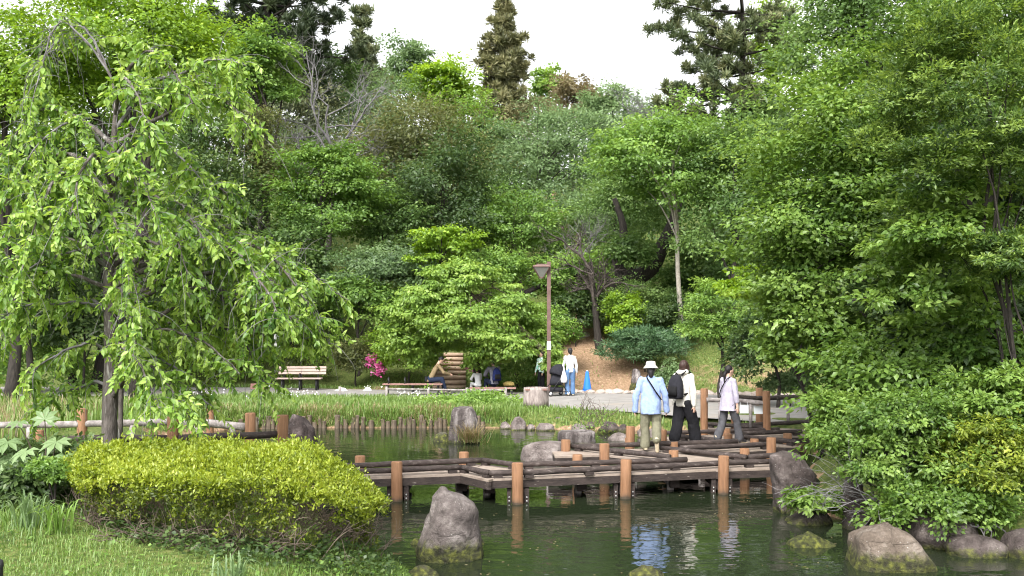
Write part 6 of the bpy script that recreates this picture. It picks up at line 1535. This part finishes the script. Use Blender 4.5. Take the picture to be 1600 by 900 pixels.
# strap leaved clump in the lawn
def strap_plant(label, px, py, d, n, Lr, wd, mat, tb=.6, name='strap_leaf_plant', cat='plant', spread=1.0):
    b0 = W(px, py, d); b0[2] = hz(b0[0], d); t = thing(name, label, cat, tuple(b0)); me = None
    for k in range(n):
        a = rg.uniform(0, 6.283); L_ = rg.uniform(*Lr); o = np.array((math.cos(a), math.sin(a), 0)); s = np.array((-o[1], o[0], 0)); b = b0 + o * .05 * rg.random() + rg.normal(0, .05 * spread, 3) * (1, 1, 0); le = rg.uniform(.2, .8) * spread
        p = [b, b + o * L_ * .18 * le + (0, 0, L_ * .45), b + o * L_ * .5 * le + (0, 0, L_ * .82), b + o * L_ * le + (0, 0, L_ * (.95 - .35 * le))]; pp = smoothpath(p, 8); w_ = wd * np.array([.8, 1, 1, .95, .85, .65, .4, .06])
        V = np.concatenate((pp - s * w_[:, None] / 2, pp - (0, 0, wd * .18), pp + s * w_[:, None] / 2)); Fs = [(i, i + 8, i + 9, i + 1) for i in range(7)] + [(i + 8, i + 16, i + 17, i + 9) for i in range(7)]
        make('leaf', V, Fs, M[mat], t, smooth=True, tone=np.full(14, np.clip(rg.normal(tb, .15), 0, 1)))
    return t
strap_plant('grey green strap leaved clump in the lawn in front of the clipped bush', 365, 900, 7.75, 46, (.18, .34), .014, 'pale', .55)
strap_plant('arching strap leaved plant below the dark shrub at the left edge', 45, 790, 9.6, 40, (.25, .42), .020, 'pale', .6)
strap_plant('strap leaved plant between the dark shrub and the clipped bush', 92, 790, 9.5, 26, (.22, .36), .018, 'bright', .6)
# dark shrub on the left with big palmate leaves over it
tree('shrub', 'dark green low shrub at the left edge beside the clipped bush', 55, 745, 105, 52, 11.2, 'dark', 16000, clumps=60, L=.075, Wd=.038, cat='shrub', limbs=8, inner=.55, tbase=.62, tr=.02)
tree('shrub', 'small yellowish shrub between the dark shrub and the clipped bush', 85, 735, 38, 22, 10.4, 'bright', 2600, clumps=20, L=.05, Wd=.024, cat='shrub', limbs=5, tbase=.6)
def palmate(parent, c, size, tilt, az, tone):
    """one hand shaped leaf of seven lobes"""
    V, Fs = [(0, 0, 0)], []; nl = 7
    for k in range(nl):
        a = math.radians(-125 + 250 * k / (nl - 1)); ln = size * (1 - .28 * abs(k - 3) / 3); w_ = size * .17; dx, dy = math.sin(a), math.cos(a)
        o = len(V); V += [(dx * ln * .55 - dy * w_, dy * ln * .55 + dx * w_, .02 * size), (dx * ln * .55, dy * ln * .55, -.02 * size), (dx * ln * .55 + dy * w_, dy * ln * .55 - dx * w_, .02 * size), (dx * ln, dy * ln, -.18 * ln)]
        Fs += [(0, o + 1, o), (0, o + 2, o + 1), (o, o + 1, o + 3), (o + 1, o + 2, o + 3)]
    Rm = Matrix.Rotation(az, 3, 'Z') @ Matrix.Rotation(tilt, 3, 'X'); V = np.array([Rm @ Vector(v) for v in V]) + c
    make('leaf', V, Fs, M['pale'], parent, tone=np.full(len(Fs), tone)); return
pm = thing('palmate_shrub', 'shrub with big hand shaped pale green leaves standing over the dark shrub at the left', 'shrub', (W(60, 760, 10.9)[0], 10.9, hz(W(60, 760, 10.9)[0], 10.9)))
mb = MB()
for px, py, sz, tl, az in ((70, 655, .19, .9, .2), (40, 705, .20, -.5, 2.6), (12, 690, .22, -.4, 3.3), (88, 690, .22, -.5, 3.0), (58, 720, .22, -.6, 3.4), (20, 715, .25, -.5, 2.9), (100, 712, .16, -.4, 3.2), (28, 660, .16, -.3, 3.1), (-10, 700, .22, -.4, 2.5)):
    c = W(px, py, 10.6 + rg.uniform(-.3, .2)); palmate(pm, c, sz, tl, az, np.clip(rg.normal(.62, .12), 0, 1)); mb.tube(smoothpath([np.array(pm.location), (np.array(pm.location) + c) / 2 + (0, .1, .1), c], 7), np.linspace(.012, .005, 7), 5, False)
make('stems', mb.v, mb.f, M['twigd'], pm)
# brown post and black bollard edge at the far left
a = W(0, 905, 6.6); mb = MB(); mb.lathe([(.03, 0), (.03, .30), (.034, .31), (.03, .345), (.008, .36)], (a[0] - .012, 6.6, hz(a[0], 6.6) - .03), 12); mb.outw('bollard', M['black'], 'black bollard cut off by the left edge at the bottom', 'bollard', (a[0], 6.6, hz(a[0], 6.6)), None, True)
# petals and leaf scraps floating on the pond
C = np.stack((rg.uniform(-2.5, 4.3, 900), rg.uniform(11, 18, 900), np.full(900, .004)), 1); k = (pond_sd(C[:, 0], C[:, 1]) < -.2) & (np.sin(C[:, 0] * 2.7 + C[:, 1]) * np.sin(C[:, 1] * 3.1 - C[:, 0]) > .45); C = C[k][:240]; n = len(C)
V, Fs, fi = leaf_arrays(C, rg.normal(0, 1, (n, 3)) * (1, .7, 0), np.tile((0, 0, 1.0), (n, 1)), rg.uniform(.02, .05, n), .02, .05); tag(make('floating_leaves', V, Fs, M['dry'], tone=rg.random(n)[fi]), 'fallen petals and leaf scraps floating on the pond', kind='stuff')
print('triangles', sum(len(o.data.loop_triangles) if o.data.loop_triangles else sum(len(p.vertices) - 2 for p in o.data.polygons) for o in bpy.data.objects if o.type == 'MESH'))
